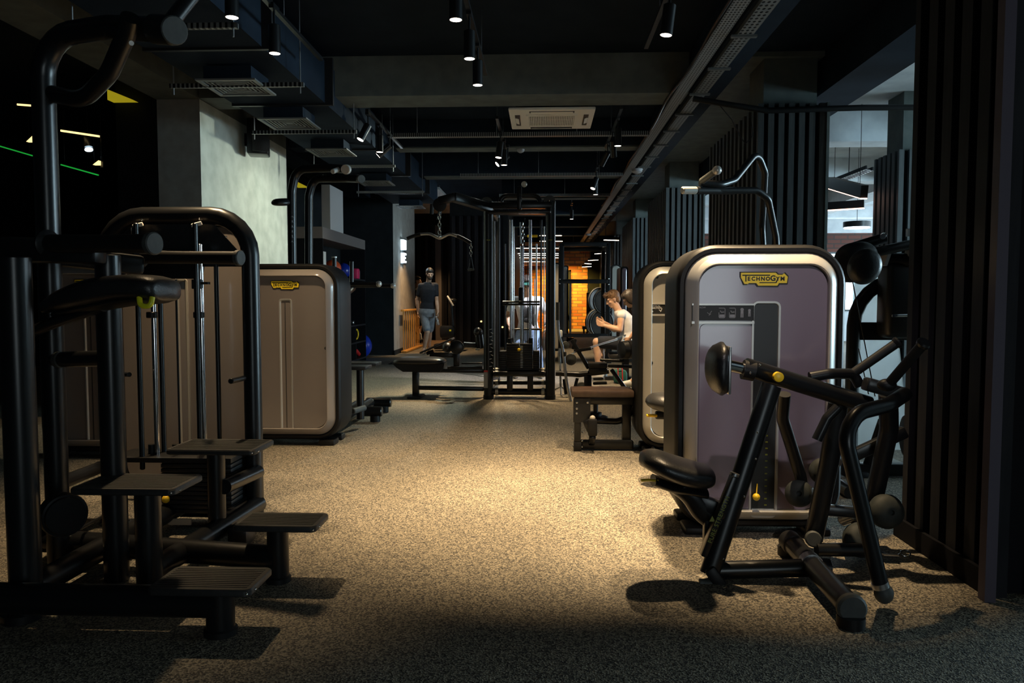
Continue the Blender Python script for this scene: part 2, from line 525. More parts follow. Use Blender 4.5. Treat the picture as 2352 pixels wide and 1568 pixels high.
o.data.materials.append(M['darkwall'])
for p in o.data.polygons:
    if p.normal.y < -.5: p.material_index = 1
struct(MB().b2(-3.2, -3.18, 16.08, 17.14, 0, .1), 'baseboard_left', 'darkwall')

wn = MB().b2(1.2, 3.0, -3.99, -3.97, .3, 2.4).build('window_30', 'daywin'); wn['kind'] = 'structure'  # unseen window put behind the camera as soft front fill
MB().b2(1.1, 1.2, -4, -3.94, .2, 2.5).b2(3.0, 3.1, -4, -3.94, .2, 2.5).b2(1.2, 3.0, -4, -3.94, 2.4, 2.5).b2(1.2, 3.0, -4, -3.94, .2, .3).b2(2.07, 2.13, -4, -3.94, .3, 2.4).build('window_frame', 'slatdark', wn)

# slat-clad dark walls behind the machines
def slats(x0, x1, y, z0, z1, facing=-1, pitch=.16, wd=.085, dp=.05, axis='x'):
    b = MB()
    n = int(round((x1 - x0) / pitch))
    for i in range(n):
        c = x0 + (i + .5) * (x1 - x0) / n
        if axis == 'x': b.b2(c - wd / 2, c + wd / 2, y, y + facing * dp, z0, z1, bev=0)
        else: b.b2(y, y + facing * dp, c - wd / 2, c + wd / 2, z0, z1)
    return b
def slatwall(x0, x1, y0, y1, z1, name='wall_far', pitch=.16):
    # dark boards on black
    struct(MB().b2(x0, x1, y0, y1, 0, z1), name, 'slatdark')
    struct(slats(x0, x1, y0 + .002, 0, z1, -1, pitch), 'trim_slats', 'slatblack')
slatwall(-2.35, -1.02, 19.0, 19.4, 3.25, pitch=.19)
struct(MB().b2(-2.35, -1.02, 19.0, 19.4, 3.252, CZ - .002), 'wall_far', 'darkwall')
slatwall(-4.4, -2.4, 22.0, 22.3, 3.3, pitch=.22)
struct(MB().b2(-4.4, -2.4, 22.0, 22.3, 3.3, CZ - .002), 'wall_far', 'darkwall')
struct(MB().b2(-3.12, -2.96, 21.80, 21.93, 0, 3.3), 'trim_post', 'shelf', 'pale brown upright post by the slatted wall')
struct(MB().b2(-1.02, -.9, 19.0, 30.5, 0, CZ - .002), 'wall_left_far', 'darkwall')
struct(MB().b2(-4.45, -4.4, 19.102, 21.99, 0, CZ - .002), 'wall_corridor', 'darkwall')

# slat-clad columns down the right of the aisle
SZ = 3.19
def column(x0, x1, y0, y1, bare=.62, n=6, nside=12, top=SZ, off=.03, sm='slat'):
    struct(MB().b2(x0 + .07, x1 - .07, y0 + .07, y0 + bare, 0, CZ - .003), 'column', 'concrete', 'concrete column with slatted cladding')
    struct(MB().b2(x0 + .05, x1 - .05, y0 + .05, y1 - .05, 0, top - .01), 'column_core', 'slatdark')
    b = MB()
    for i in range(n + 1):
        c = x0 + .03 + i * (x1 - x0 - .06) / n
        b.b2(c - .03, c + .03, y0, y0 + .05, 0, top)
    for i in range(1, nside):
        c = y0 + .03 + i * (y1 - y0 - .06) / nside
        b.b2(x0, x0 + .05, c - .04, c + .04, 0, top)
        b.b2(x1 - .05, x1, c - .04, c + .04, 0, top)
    for i in range(n + 1):
        c = x0 + .03 + i * (x1 - x0 - .06) / n
        b.b2(c - .03, c + .03, y1 - .05, y1, 0, top)
    struct(b, 'trim_slats', sm)
    if y0 > 5: struct(MB().b2(x1 + .002, x1 + .03, y0 - .03, y0 + .06, 0, top), 'trim_edge', 'concrete')
column(2.18, 2.86, 8.0, 10.3)
column(2.18, 2.84, 13.9, 16.3)
column(2.18, 2.84, 19.0, 21.6)
column(2.20, 2.84, 24.3, 30.5)
# nearest slatted column at the right edge of the room
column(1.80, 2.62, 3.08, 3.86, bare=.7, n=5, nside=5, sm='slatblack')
struct(MB().b2(W(2268, 900, 3.06).x, W(2294, 900, 3.06).x, 3.03, 3.078, 0, CZ - .003), 'trim_slats', 'slatplum')
struct(MB().b2(2.66, 2.78, 2.2, 2.32, 0, CZ - .003), 'trim_post', 'slat', 'slim upright post at the right edge')
struct(MB().b2(1.78, 1.799, 3.1, 3.9, 0, .1), 'baseboard_right', 'slatdark')
# second row of slatted piers, in the hall beyond
column(4.28, 4.95, 9.5, 10.2, bare=.5, n=5, nside=5, top=3.0)
column(3.75, 4.15, 7.0, 7.5, bare=.4, n=3, nside=3, top=3.05)

# far hall, brick end wall with a dark doorway
struct(MB().b2(-1.0, 1.72, 30.5, 30.8, 0, BZ + .1), 'wall_far_brick', 'brick', 'orange brick end wall')
struct(MB().b2(-.9, 1.72, 28.6, 28.8, 2.43, BZ), 'wall_far_bulkhead', 'brick', 'dim red brick bulkhead before the end wall')
struct(MB().b2(1.72, 3.3, 30.5, 30.8, 0, CZ - .003), 'wall_far', 'darkwall')
struct(MB().b2(-1.0, 1.72, 30.5, 30.8, BZ + .1, CZ - .003), 'wall_far', 'ceil')
dr = MB().b2(.42, 1.0, 30.40, 30.5, 0, 2.28).build('door_1', 'darkwall'); dr['kind'] = 'structure'
MB().b2(.36, .42, 30.38, 30.5, 0, 2.34).b2(1.0, 1.06, 30.38, 30.5, 0, 2.34).b2(.36, 1.06, 30.38, 30.5, 2.28, 2.34).build('door_frame', 'slatdark', dr)
MB().b2(.92, .96, 30.36, 30.40, .9, 1.2).build('door_handle', 'steel', dr)
# the daylit hall on the right: brick band over a strip of windows, window wall at the far right
struct(MB().b2(3.3, 15, 22.0, 22.3, 2.52, 3.05), 'wall_right_hall_brick', 'brickdark')
struct(MB().b2(3.3, 15, 22.0, 22.3, 3.05, CZ - .003), 'wall_right_hall', 'white_ceil')
struct(MB().b2(3.3, 15, 22.0, 22.3, 0, .85), 'wall_right_hall', 'white_ceil')
struct(MB().b2(14.0, 14.2, -4, 22, 0, .9).b2(14.0, 14.2, -4, 22, 3.1, CZ), 'wall_right', 'white_ceil')
for i in range(9):
    x = 3.4 + i * 1.28
    wn = MB().b2(x, x + 1.2, 22.06, 22.1, .85, 2.52).build('window_%d' % (i + 1), 'daywin'); wn['kind'] = 'structure'
    MB().b2(x - .05, x, 21.98, 22.12, .85, 2.52).b2(x, x + 1.2, 21.98, 22.12, .85, .9).b2(x, x + 1.2, 21.98, 22.12, 2.47, 2.52).b2(x + .58, x + .62, 21.98, 22.12, .9, 2.47).build('window_frame', 'slat', wn)
for i in range(8):
    y = 5.2 + i * 2.05
    wn = MB().b2(14.08, 14.1, y, y + 1.95, .9, 3.1).build('window_%d' % (i + 10), 'daywin'); wn['kind'] = 'structure'
    MB().b2(13.98, 14.1, y - .08, y, .9, 3.1).b2(13.98, 14.1, y, y + 1.95, .9, .96).build('window_frame', 'slat', wn)
for y in (10.5, 14.0, 17.4, 20.2): beam(3.3, 14, y, y + .4, BZ, 'white_ceil')
beam(6.3, 6.9, 5, 22, 3.25, 'white_ceil')
struct(MB().b2(-4.39, -2.36, 17.2, 21.98, CZ - .06, CZ - .003), 'ceiling_strip', 'white_ceil', 'pale patch for the lit ceiling over the corridor')  # pale patch puts the blue light on the corridor ceiling into colour
# wooden floor patch of the corridor
struct(MB().b2(-4.4, -2.3, 19.11, 22, .0005, .006), 'floor_corridor', 'woodfloor')
struct(MB().b2(-.85, .9, 24, 30.4, .0005, .006), 'floor_far_hall', 'woodfloor')

# ================================================================== CEILING SERVICES
def add_spot(loc, power, target, size=70, blend=.6, col=(1, .73, .42), rad=.03):
    l = bpy.data.lights.new('lamp_light', 'SPOT'); l.energy = power; l.color = col
    l.spot_size = math.radians(size); l.spot_blend = blend; l.shadow_soft_size = rad
    o = bpy.data.objects.new('lamp_light', l); COL.objects.link(o)
    o.location = loc
    o.rotation_euler = (V(target) - V(loc)).to_track_quat('-Z', 'Y').to_euler()
    return o

LAMP_Z = 2.95
PK = 1.75
def lamp(x, y, label, group, power=0, tilt=(0, 0), size=66, col=(1, .73, .42), glow='lampglow'):
    """cylinder spotlight hanging from its track by a short arm"""
    r = .042; ln = .2
    ax = V((tilt[0], tilt[1], -1)).normalized()
    top = V((x, y, LAMP_Z + ln))
    t = thing('track_spotlight', (x, y, LAMP_Z + ln + .12), label, 'spotlight', group)
    e = top + ax * ln
    MB().lathe(top, ax, [(0, r - .004), (.004, r), (ln - .002, r), (ln, r - .003), (ln - .006, r - .006)]).build('housing', 'black', t)
    MB().cyl(e - ax * .0055, e - ax * .001, r - .005).build('lens', glow, t)
    MB().tube([top + V((0, 0, -.05)), top + V((0, -.0, .06)), V((x, y, LAMP_Z + ln + .12))], .008).build('stem', 'black', t)
    MB().b2(x - .018, x + .018, y - .06, y + .06, LAMP_Z + ln + .1, LAMP_Z + ln + .14).build('track_adapter', 'black', t)
    if power:
        s = add_spot(e + ax * .02, power * PK, e + ax * 2, size, .85, col=col)
    return t

def track(x, y0, y1, label):
    t = thing('lighting_track', (x, y0, 3.29), label, 'lighting track')
    MB().b2(x - .017, x + .017, y0, y1, 3.272, 3.30).build('rail', 'black', t)
    k = 0
    y = y0 + .15
    while y < y1:
        MB().cyl((x, y, 3.30), (x, y, CZ), .0035, seg=6).build('suspension_rod', 'steel', t); y += 1.15
    return t

track(-1.95, 3.3, 6.7, 'black lighting track beside the air duct, nearest the camera')
track(-1.97, 8.5, 10.6, 'black lighting track beside the air duct, beyond the first concrete beam')
track(-.55, 4.3, 7.2, 'black lighting track over the middle of the aisle, near end')
track(-.55, 8.9, 10.7, 'black lighting track over the aisle, beyond the cassette air conditioner')
track(.84, 1.0, 6.5, 'black lighting track over the right of the aisle, near end')
track(.84, 8.5, 10.7, 'black lighting track over the right of the aisle, past the first beam')
track(.84, 12.2, 13.2, 'short black lighting track far down the right of the aisle')

G = 'cylinder spotlights on the tracks'
lamp(-1.95, 4.78, 'black cylinder spotlight on the left track at the top edge, left of the other', G, 115, (0, 0))
lamp(-1.93, 5.48, 'black cylinder spotlight hanging above the first two ceiling vents', G, 90, (0, 0))
lamp(-1.98, 8.6, 'tilted spotlight glaring towards the camera above the third vent', G, 120, (-.45, -.3))
lamp(-1.97, 9.15, 'black cylinder spotlight just right of the glaring tilted one', G, 0)
lamp(-1.97, 9.75, 'small spotlight furthest along the left track', G, 25, (-1.1, -.15), 95, (.92, 1, .82))
lamp(.98, 1.3, 'added unseen spotlight nearest the camera over the right of the aisle, brightening the purple cover', G, 62, (.08, 1.15), 32, (1, .88, .88))  # lamp added out of view to brighten the purple cover's front
lamp(1.02, 3.80, 'spotlight over the seated row machine, above the frame', G, 270, (.0, .0), 46)
lamp(-1.95, 4.08, 'spotlight over the step station, nearest on the left track', G, 150, (.04, -.08), 66)
lamp(-.56, 4.88, 'nearest and topmost of three spotlights stepping down the middle', G, 130, (0, 0), 60)
lamp(-.55, 5.66, 'middle one of three spotlights stepping down the centre', G, 115)
lamp(-.55, 6.35, 'lowest one of three spotlights stepping down the centre', G, 125)
lamp(-.55, 9.6, 'tilted spotlight over the aisle beyond the air conditioner, highest of its three', G, 300, (-.12, -.1), 60)
lamp(-.53, 10.1, 'upright spotlight at the middle of the three beyond the air conditioner', G, 150)
lamp(-.50, 10.5, 'leaning spotlight, lowest of the three beyond the air conditioner', G, 190, (-1.1, -.42), 125, (.90, 1, .84))
lamp(.84, 4.52, 'spotlight cut by the top edge of the photo right of the aisle', G, 760, (-.20, -.06), 56)
lamp(.83, 5.22, 'black cylinder spotlight hanging alone at upper right of the aisle', G, 330, (-.12, 0), 58)
lamp(.84, 8.9, 'highest of three spotlights right of the air conditioner', G, 190)
lamp(.84, 9.6, 'middle one of three spotlights right of the air conditioner', G, 330, (.12, .42), 50)
lamp(.84, 10.3, 'lowest of three spotlights right of the air conditioner', G, 420, (-.52, .42), 50, (.95, .93, 1))
lamp(.84, 12.5, 'small spotlight far down the right track, upper of two', G, 110, (-.35, -.35), 60, (.85, .93, 1))
lamp(.86, 13.0, 'small spotlight far down the right track, lower of two', G, 200)
lamp(.60, 16.95, 'small distant spotlight above the far hall, left of the cable trays', G, 220)

track(.45, 28.95, 29.5, 'short track before the end wall, left'); track(1.1, 28.95, 29.5, 'short track before the end wall, right')
track(-2.32, 15.68, 17.4, 'black lighting track over the start of the corridor'); track(-1.95, 20.6, 21.4, 'short lighting track at the end of the corridor'); track(.60, 16.7, 17.2, 'short lighting track in the far hall')
# wall washers of the far hall and the corridor
lamp(.45, 29.2, 'small distant wall washer spotlight over the orange brick', G, 420, (0, .35), 110, (1, .60, .10))
lamp(1.1, 29.2, 'small distant wall washer spotlight nearest the brick on the right', G, 420, (0, .35), 110, (1, .60, .10))
lamp(-2.32, 17.0, 'small spotlight over the corridor by the grey wall end', G, 170, (-.2, .15), 80, (1, .62, .28))
lamp(-2.32, 15.8, 'small spotlight just before the corridor, lighting the bearded man', G, 42, (-.12, .35), 60, (.9, .95, .85))
lamp(-1.95, 21.0, 'small spotlight at the end of the corridor', G, 150, (-.3, 0), 90, (1, .62, .28))

# air duct on the left with hanger bars and square diffusers
t = thing('air_duct', (-2.6, 3, 3.1), 'long boxed black air duct hung along the left of the ceiling', 'air duct')
MB().b2(-3.1, -2.18, 3.0, 15.6, 3.14, 3.56).build('duct_body', 'ceil', t)
for y in (4.2, 5.9, 7.6, 9.9, 12.0, 14.0): MB().b2(-3.12, -2.10, y, y + .04, 3.12, 3.58).build('flange', 'blacktex', t)
for y in (5.05, 6.44, 8.25, 10.4, 12.9):
    hb = MB().b2(-3.18, -2.03, y, y + .035, 2.985, 3.02).build('hanger_bar', 'tray2', t)
    for x in (-3.15, -2.06): MB().cyl((x, y + .017, 2.93), (x, y + .017, CZ), .006, seg=8).build('threaded_rod', 'steel', hb)
def vent(x, y, s, z, label):
    t = thing('ceiling_vent', (x, y, z), label, 'air vent', 'square ceiling diffusers under the duct')
    MB().b2(x - s / 2 + .05, x + s / 2 - .05, y - s / 2 + .05, y + s / 2 - .05, z + .02, 3.12).build('vent_neck', 'ceil', t)
    def ring(a, b2, z0, z1):
        m = MB(); m.b2(x - a, x + a, y - a, y - b2, z0, z1).b2(x - a, x + a, y + b2, y + a, z0, z1).b2(x - a, x - b2, y - b2, y + b2, z0, z1).b2(x + b2, x + a, y - b2, y + b2, z0, z1); return m
    ring(s / 2, s / 2 - .035, z, z + .014).build('frame', 'vent', t)
    lv = MB()
    k = s / 2 - .055
    while k > .05:
        q = ring(k, k - .014, z + .006, z + .02); lv.add(q.v, q.f); k -= .033
    lv.box((x, y, z + .014), (.07, .07, .01))
    lv.build('louvres', 'vent', t)
vent(-2.62, 6.5, .50, 2.99, 'largest and nearest square ceiling vent, beside the pale pillar top')
vent(-2.62, 7.85, .50, 2.99, 'second square ceiling vent, right above the wall speaker')
vent(-2.62, 9.4, .50, 2.99, 'third square ceiling vent, left of the glaring spotlight')
vent(-2.62, 11.9, .50, 2.99, 'fourth square ceiling vent, above the curved handle grips')
vent(-2.62, 15.0, .50, 2.99, 'furthest square ceiling vent, above the grey wall end')

# wall speaker on the pale pillar
t = thing('wall_speaker', (-3.63, 9.3, 3.1), 'black loudspeaker bracketed high on the pale pillar', 'speaker')
MB().box((-3.44, 9.15, 3.13), (.24, .27, .42), rot=(0, 0, .25), bev=.02).build('cabinet', 'black', t)
MB().box((-3.36, 9.02, 3.13), (.2, .02, .36), rot=(0, 0, .25), bev=.008).build('grille', 'blacktex', t)
MB().b2(-3.63, -3.56, 9.2, 9.36, 3.05, 3.2).build('bracket', 'black', t)

# cassette air conditioner
x0, x1, y0, y1, z = -.40, .56, 8.52, 9.47, 3.27
t = thing('air_conditioner', ((x0 + x1) / 2, (y0 + y1) / 2, z), 'cream four-way cassette air conditioner hanging behind the first beam', 'air conditioner')
MB().b2(x0 + .08, x1 - .08, y0 + .08, y1 - .08, z + .03, z + .30).build('casing', 'ceil', t)
def frame4(a0, a1, b0, b1, wx, z0, z1):
    return MB().b2(a0, a1, b0, b0 + wx, z0, z1).b2(a0, a1, b1 - wx, b1, z0, z1).b2(a0, a0 + wx, b0 + wx, b1 - wx, z0, z1).b2(a1 - wx, a1, b0 + wx, b1 - wx, z0, z1)
MB().box(((x0 + x1) / 2, (y0 + y1) / 2, z + .02), (x1 - x0, y1 - y0, .035), bev=.012).build('fascia', 'acwhite', t)
gx0, gx1, gy0, gy1 = x0 + .22, x1 - .22, y0 + .22, y1 - .22
MB().b2(gx0, gx1, gy0, gy1, z - .004, z + .004).build('intake_recess', 'acgrille', t)
g = MB()
n = 26
for i in range(n): c = gx0 + (i + .5) * (gx1 - gx0) / n; g.b2(c - .0045, c + .0045, gy0, gy1, z - .012, z - .004)
for i in range(7): c = gy0 + (i + .5) * (gy1 - gy0) / 7; g.b2(gx0, gx1, c - .004, c + .004, z - .010, z - .004)
g.build('intake_grille', 'acwhite', t)
frame4(gx0 - .03, gx1 + .03, gy0 - .03, gy1 + .03, .03, z - .012, z + .002).build('grille_frame', 'acwhite', t)
for a in range(4):
    cx, cy = (x0 + x1) / 2, (y0 + y1) / 2
    dx, dy = [(0, -1), (1, 0), (0, 1), (-1, 0)][a]
    d = .405 * (x1 - x0)
    sz = (.50, .055) if dx == 0 else (.055, .50)
    MB().box((cx + dx * d, cy + dy * d, z + .002), (*sz, .012)).build('air_outlet', 'slot', t)
    MB().box((cx + dx * d * 1.03, cy + dy * d * 1.03, z - .006), (sz[0] * .94, sz[1] * .5, .006), rot=(dy * .35, -dx * .35, 0)).build('louvre', 'acwhite', t)
for sx in (x0 + .1, x1 - .1):
    for sy in (y0 + .1, y1 - .1): MB().cyl((sx, sy, z + .28), (sx, sy, CZ), .006, seg=8).build('hanger_rod', 'steel', t)

# cable trays
t = thing('cable_tray', (1.37, 0, 3.3), 'narrow perforated cable tray running the length of the aisle, left of two', 'cable tray', None)
MB().b2(1.31, 1.425, -3, 28, 3.262, 3.268).build('tray_bottom', 'tray', t)
MB().b2(1.305, 1.31, -3, 28, 3.262, 3.30).b2(1.425, 1.43, -3, 28, 3.262, 3.30).build('tray_side', 'trayplain', t)
pts = [V((1.29 + .012 * math.sin(y * 2.1), y, 3.27 + .012 * math.sin(y * 3.3))) for y in [i * .25 for i in range(-8, 70)]]
MB().tube(pts, .012, seg=6).build('loose_cable', 'rubber', t)
t = thing('cable_tray', (1.56, 0, 3.3), 'wider perforated cable tray under the dark beam, right of two', 'cable tray', None)
MB().b2(1.51, 1.625, -3, 28, 3.262, 3.268).build('tray_bottom', 'tray2', t)
MB().b2(1.505, 1.51, -3, 28, 3.262, 3.298).b2(1.625, 1.63, -3, 28, 3.262, 3.298).build('tray_side', 'trayplain', t)
y = 3.6
while y < 27:
    MB().b2(1.46, 1.66, y, y + .04, 3.245, 3.262).build('support_bar', 'trayplain', t); y += .85
for (y, x0, x1, lb) in ((9.60, -1.9, 1.29, 'thin perforated tray crossing the ceiling behind the air conditioner'), (12.7, -1.4, 1.29, 'thin perforated tray crossing the ceiling above the tall cable station'), (15.2, -.9, 1.29, 'thin perforated tray crossing the ceiling far behind the cable station')):
    t = thing('cross_tray', (x0, y, 3.24), lb, 'cable tray')
    MB().b2(x0, x1, y, y + .09, 3.222, 3.226).build('tray_bottom', 'tray', t)
    MB().b2(x0, x1, y - .004, y, 3.222, 3.27).build('tray_side', 'tray', t)
    k = x0 + .3
    while k < x1: MB().cyl((k, y + .045, 3.226), (k, y + .045, CZ), .004, seg=6).build('hanger_rod', 'steel', t); k += 1.0
# hanging pipe by the first slatted column, and its loose wire
t = thing('conduit', (1.8, 8.3, 3.2), 'black conduit leaving the cable trays towards the first slatted column', 'conduit')
MB().tube([(1.5, 7.9, 3.22), (1.9, 7.9, 3.15), (2.25, 7.93, 3.10), (3.2, 7.93, 3.12), (4.3, 7.95, 3.12)], .03, rad=.1, seg=10).build('pipe', 'rubber', t)
MB().tube([(1.75, 7.9, 3.17), (1.9, 7.95, 3.02), (2.0, 7.97, 2.84), (2.05, 7.97, 2.78), (2.12, 7.96, 2.86), (2.1, 7.95, 3.0)], .005, seg=6).build('hanging_wire', 'rubber', t)

# smoke detectors / discs under the trays and above the cable station
def detector(p, label, r=.06):
    t = thing('smoke_detector', p, label, 'smoke detector')
    MB().lathe(p, (0, 0, -1), [(0, r), (.02, r), (.035, r * .8), (.05, r * .35)]).build('dome', 'dimwhite', t)
    MB().cyl(V(p), V(p) + V((0, 0, .02)), r * 1.1).build('base_plate', 'dimwhite', t)
detector((1.47, 12.35, 3.244), 'pale round smoke detector under the cable trays', .085)
detector((-.34, 10.95, 3.318), 'pale dome detector directly above the tall cable station', .055)
detector((1.40, 24.5, 3.244), 'far pale disc detector at the end of the trays', .09)

# hanging linear lamps
def linear(p0, p1, label, m='ledwhite', hgt=.07, wd=.06, group=None, rods=True):
    p0, p1 = V(p0), V(p1)
    t = thing('linear_lamp', (p0 + p1) / 2, label, 'hanging lamp', group)
    MB().rectube(p0 + V((0, 0, hgt / 2 + .008)), p1 + V((0, 0, hgt / 2 + .008)), wd, hgt, bev=0).build('housing', 'black', t)
    MB().rectube(p0, p1, wd * .8, .014, bev=0).build('diffuser', m, t)
    if rods:
        for k in (.12, .88):
            q = p0.lerp(p1, k); MB().cyl(q + V((0, 0, hgt)), (q.x, q.y, 3.255 if 1.28 < q.x < 1.83 else CZ), .004, seg=6).build('suspension_wire', 'black', t)
    return t
GL = 'linear lamps of the far hall'
for i, (pa, pb, y) in enumerate([(1240, 1290, 541), (1240, 1290, 554)]):
    linear(W(pa, y, 20.5 + i * 2), W(pb + (2 if i else 0), y, 20.5 + i * 2), 'bright linear lamp right of the cable station, %s of two' % ['upper', 'lower'][i], group=GL)
for i, (y, Y) in enumerate([(570, 24.0), (582, 26.2), (586, 27.5), (592, 28.0), (601, 28.35)]):
    linear(W(1186, y, Y), W(1284 if i != 4 else 1252, y, Y), 'bright far linear lamp seen through the cable station, %s from the top' % ['first', 'second', 'third', 'fourth', 'fifth'][i], group=GL)
for i, (a, ya, b_, yb, Y) in enumerate([(1388, 551, 1420, 552, 20), (1374, 572, 1393, 573, 23.4), (1367, 583, 1393, 581, 25), (1352, 598, 1373, 597, 27.5), (1344, 605, 1357, 606, 28.0), (1338, 613, 1357, 612, 26.6)]):
    linear(W(a, ya, Y), W(b_, yb, Y + .4), 'bright far linear lamp right of the brick wall, %s from the top' % ['first', 'second', 'third', 'fourth', 'fifth', 'sixth'][i], group=GL)
# daylit hall lamps: dark bars with warm undersides
linear(W(1908, 433, 11.5), W(1985, 456, 10.0), 'black hanging bar lamp with a red orange glow, highest in the daylit hall', 'ledwarm', .16, .09)
linear(W(1860, 486, 13.5), W(1985, 478, 13.1), 'black hanging bar lamp with an orange glow, middle of the daylit hall', 'ledwarm', .13, .09)
linear(W(1860, 502, 15.5), W(1893, 499, 15.3), 'short dark bar lamp with an orange glow, lowest beside the slatted column', 'ledwarm', .1, .08)
t = thing('pendant_lamp', W(1965, 522, 17), 'round drum pendant lamp glowing low in the daylit hall', 'pendant lamp')
p = W(1968, 522, 17)
MB().cyl(p, p + V((0, 0, .12)), .28).build('drum', 'black', t)
MB().cyl(p - V((0, 0, .02)), p, .26).build('diffuser', 'sign', t)
MB().cyl(p + V((0, 0, .12)), (p.x, p.y, CZ), .006, seg=6).build('suspension_wire', 'black', t)
t = thing('cable_ladder', W(1920, 410, 12), 'black slotted cable ladder slanting across the daylit hall ceiling', 'cable tray')
a, b_ = W(1868, 432, 12.4), W(1990, 384, 10.8)
MB().rectube(a, b_, .02, .05, bev=0).build('side_rail', 'black', t)
MB().rectube(a + V((.14, .12, 0)), b_ + V((.14, .12, 0)), .02, .05, bev=0).build('side_rail', 'black', t)
for k in range(24):
    q = a.lerp(b_, (k + .5) / 24); MB().rectube(q + V((0, 0, -.02)), q + V((.14, .12, -.02)), .015, .015, bev=0).build('rung', 'black', t)
for k in (.3, .7):
    q = a.lerp(b_, k); MB().cyl(q, (q.x, q.y, CZ), .006, seg=6).build('hanger_rod', 'black', t)

# lights seen in the dark studio on the left
def bar(p0, p1, r, m, name, label, cat):
    t = thing(name, V(p0), label, cat)
    MB().rectube(p0, p1, r, r, bev=0).build('diffuser', m, t)
    MB().rectube(V(p0) + V((0, 0, r)), V(p1) + V((0, 0, r)), r * 1.3, r, bev=0).build('housing', 'black', t)
    for k in (.1, .9):
        q = V(p0).lerp(V(p1), k); MB().cyl(q + V((0, 0, r)), (q.x, q.y, CZ), .003, seg=6).build('suspension_wire', 'black', t)
bar(W(140, 300, 8.4), W(228, 313, 8.4), .02, 'ledyel', 'led_bar', 'thin yellow light bar in the dark left studio, right of the tall post', 'light bar')
bar(W(40, 240, 8.4), W(80, 243, 8.4), .018, 'ledyel', 'led_bar', 'short thin yellow light bar at far upper left', 'light bar')
bar(W(-40, 324, 8.6), W(80, 359, 8.6), .015, 'ledgreen', 'led_strip', 'green light line at the far left edge', 'light strip')
bar(W(140, 378, 8.6), W(226, 402, 8.6), .015, 'ledgreen', 'led_strip', 'green light line between the tall post and the pillar', 'light strip')
for (tri, lb) in (([(60, 325), (78, 308), (78, 325)], 'small glowing yellow wedge lamp at upper left'), ([(213, 378), (226, 368), (226, 378)], 'tiny glowing yellow wedge lamp under the yellow bar')):
    q = [W(x, y, 8.5) for x, y in tri]
    t = thing('wedge_lamp', q[0], lb, 'lamp')
    m = MB(); m.v = q + [p + V((0, .05, 0)) for p in q]; m.f = [[0, 1, 2], [3, 5, 4], [0, 3, 4, 1], [1, 4, 5, 2], [2, 5, 3, 0]]
    m.build('glow_face', 'ledyel', t)
    MB().cyl(q[1] + V((0, .06, 0)), (q[1].x, q[1].y + .06, CZ), .004, seg=6).build('suspension_wire', 'black', t)
    MB().rectube(q[1] + V((0, .08, .06)), q[2] + V((0, .08, -.02)), .03, .03, bev=0).build('housing', 'black', t)
t = thing('round_lamp', W(204, 343, 8.5), 'small round white lamp in the dark left studio', 'lamp')
p = W(204, 343, 8.5)
MB().lathe(p, (.3, -.3, -1), [(0, .042), (.006, .042), (.008, .03)]).build('lens', 'sign', t)
MB().cyl(p + V((0, 0, .02)), p + V((-.03, .03, .14)), .045).build('housing', 'black', t)
MB().cyl(p + V((-.03, .03, .12)), (p.x - .03, p.y + .03, CZ), .005, seg=6).build('suspension_wire', 'black', t)
M['signdim'] = M['ledyel']

# illuminated sign on the grey wall end: two glowing characters
t = thing('lit_sign', W(922, 577, 16.98), 'small glowing white vertical sign on the grey wall end', 'sign')
pa = W(925, 562, 17.05); pc = W(924, 592, 17.05)
MB().b2(-3.199, -3.185, 16.86, 17.5, pc.z - .15, pa.z + .16).build('mount_rail', 'steel', t)
sy0, sy1 = 16.9, 17.22
def glyph(segs, zc, h, name):
    m = MB()
    for (a0, b0, a1, b1) in segs:
        m.b2(-3.185, -3.12, sy0 + (sy1 - sy0) * a0, sy0 + (sy1 - sy0) * a1, zc - h / 2 + h * b0, zc - h / 2 + h * b1)
    m.build(name, 'sign', t)
glyph([(0, 0, .34, 1), (.34, .86, 1, 1), (.34, .0, 1, .14), (.72, .14, 1, .86), (.4, .42, .66, .58)], pa.z, .21, 'letter')
glyph([(0, 0, .36, 1), (.36, .82, 1, 1), (.36, .42, .75, .58), (.36, 0, 1, .18)], pc.z, .21, 'letter')

# orange wooden slatted barrier
FY0, FY1 = 16.7, 19.3
t = thing('wooden_barrier', (-3.1, FY0, 0), 'orange stained wooden slat barrier beside the grey wall end', 'barrier')
def fx(y): return -2.955 + .02 * (y - FY0) / (FY1 - FY0)
q0, q1 = FL(925, 812), FL(960, 798)
q0 = V((q0.x, q0.y, 0)); q1 = V((q1.x, q1.y, 0))
b0 = FL(923, 811.0); b1 = V((b0.x + .02, b0.y + 2.1, 0)); q0 = V((-3.12, 16.68, 0)); q1 = V((-3.10, 18.85, 0))
MB().rectube(q0 + V((0, 0, .94)), q1 + V((0, 0, .94)), .07, .045).build('top_rail', 'wood', t)
MB().rectube(q0 + V((.02, 0, .03)), q1 + V((.02, 0, .03)), .12, .045).build('bottom_rail', 'wood', t)
for i in range(9):
    q = q0.lerp(q1, (i + .3) / 8.8); MB().b2(q.x - .009, q.x + .009, q.y, q.y + .035, .05, .92).build('slat', 'wood', t)

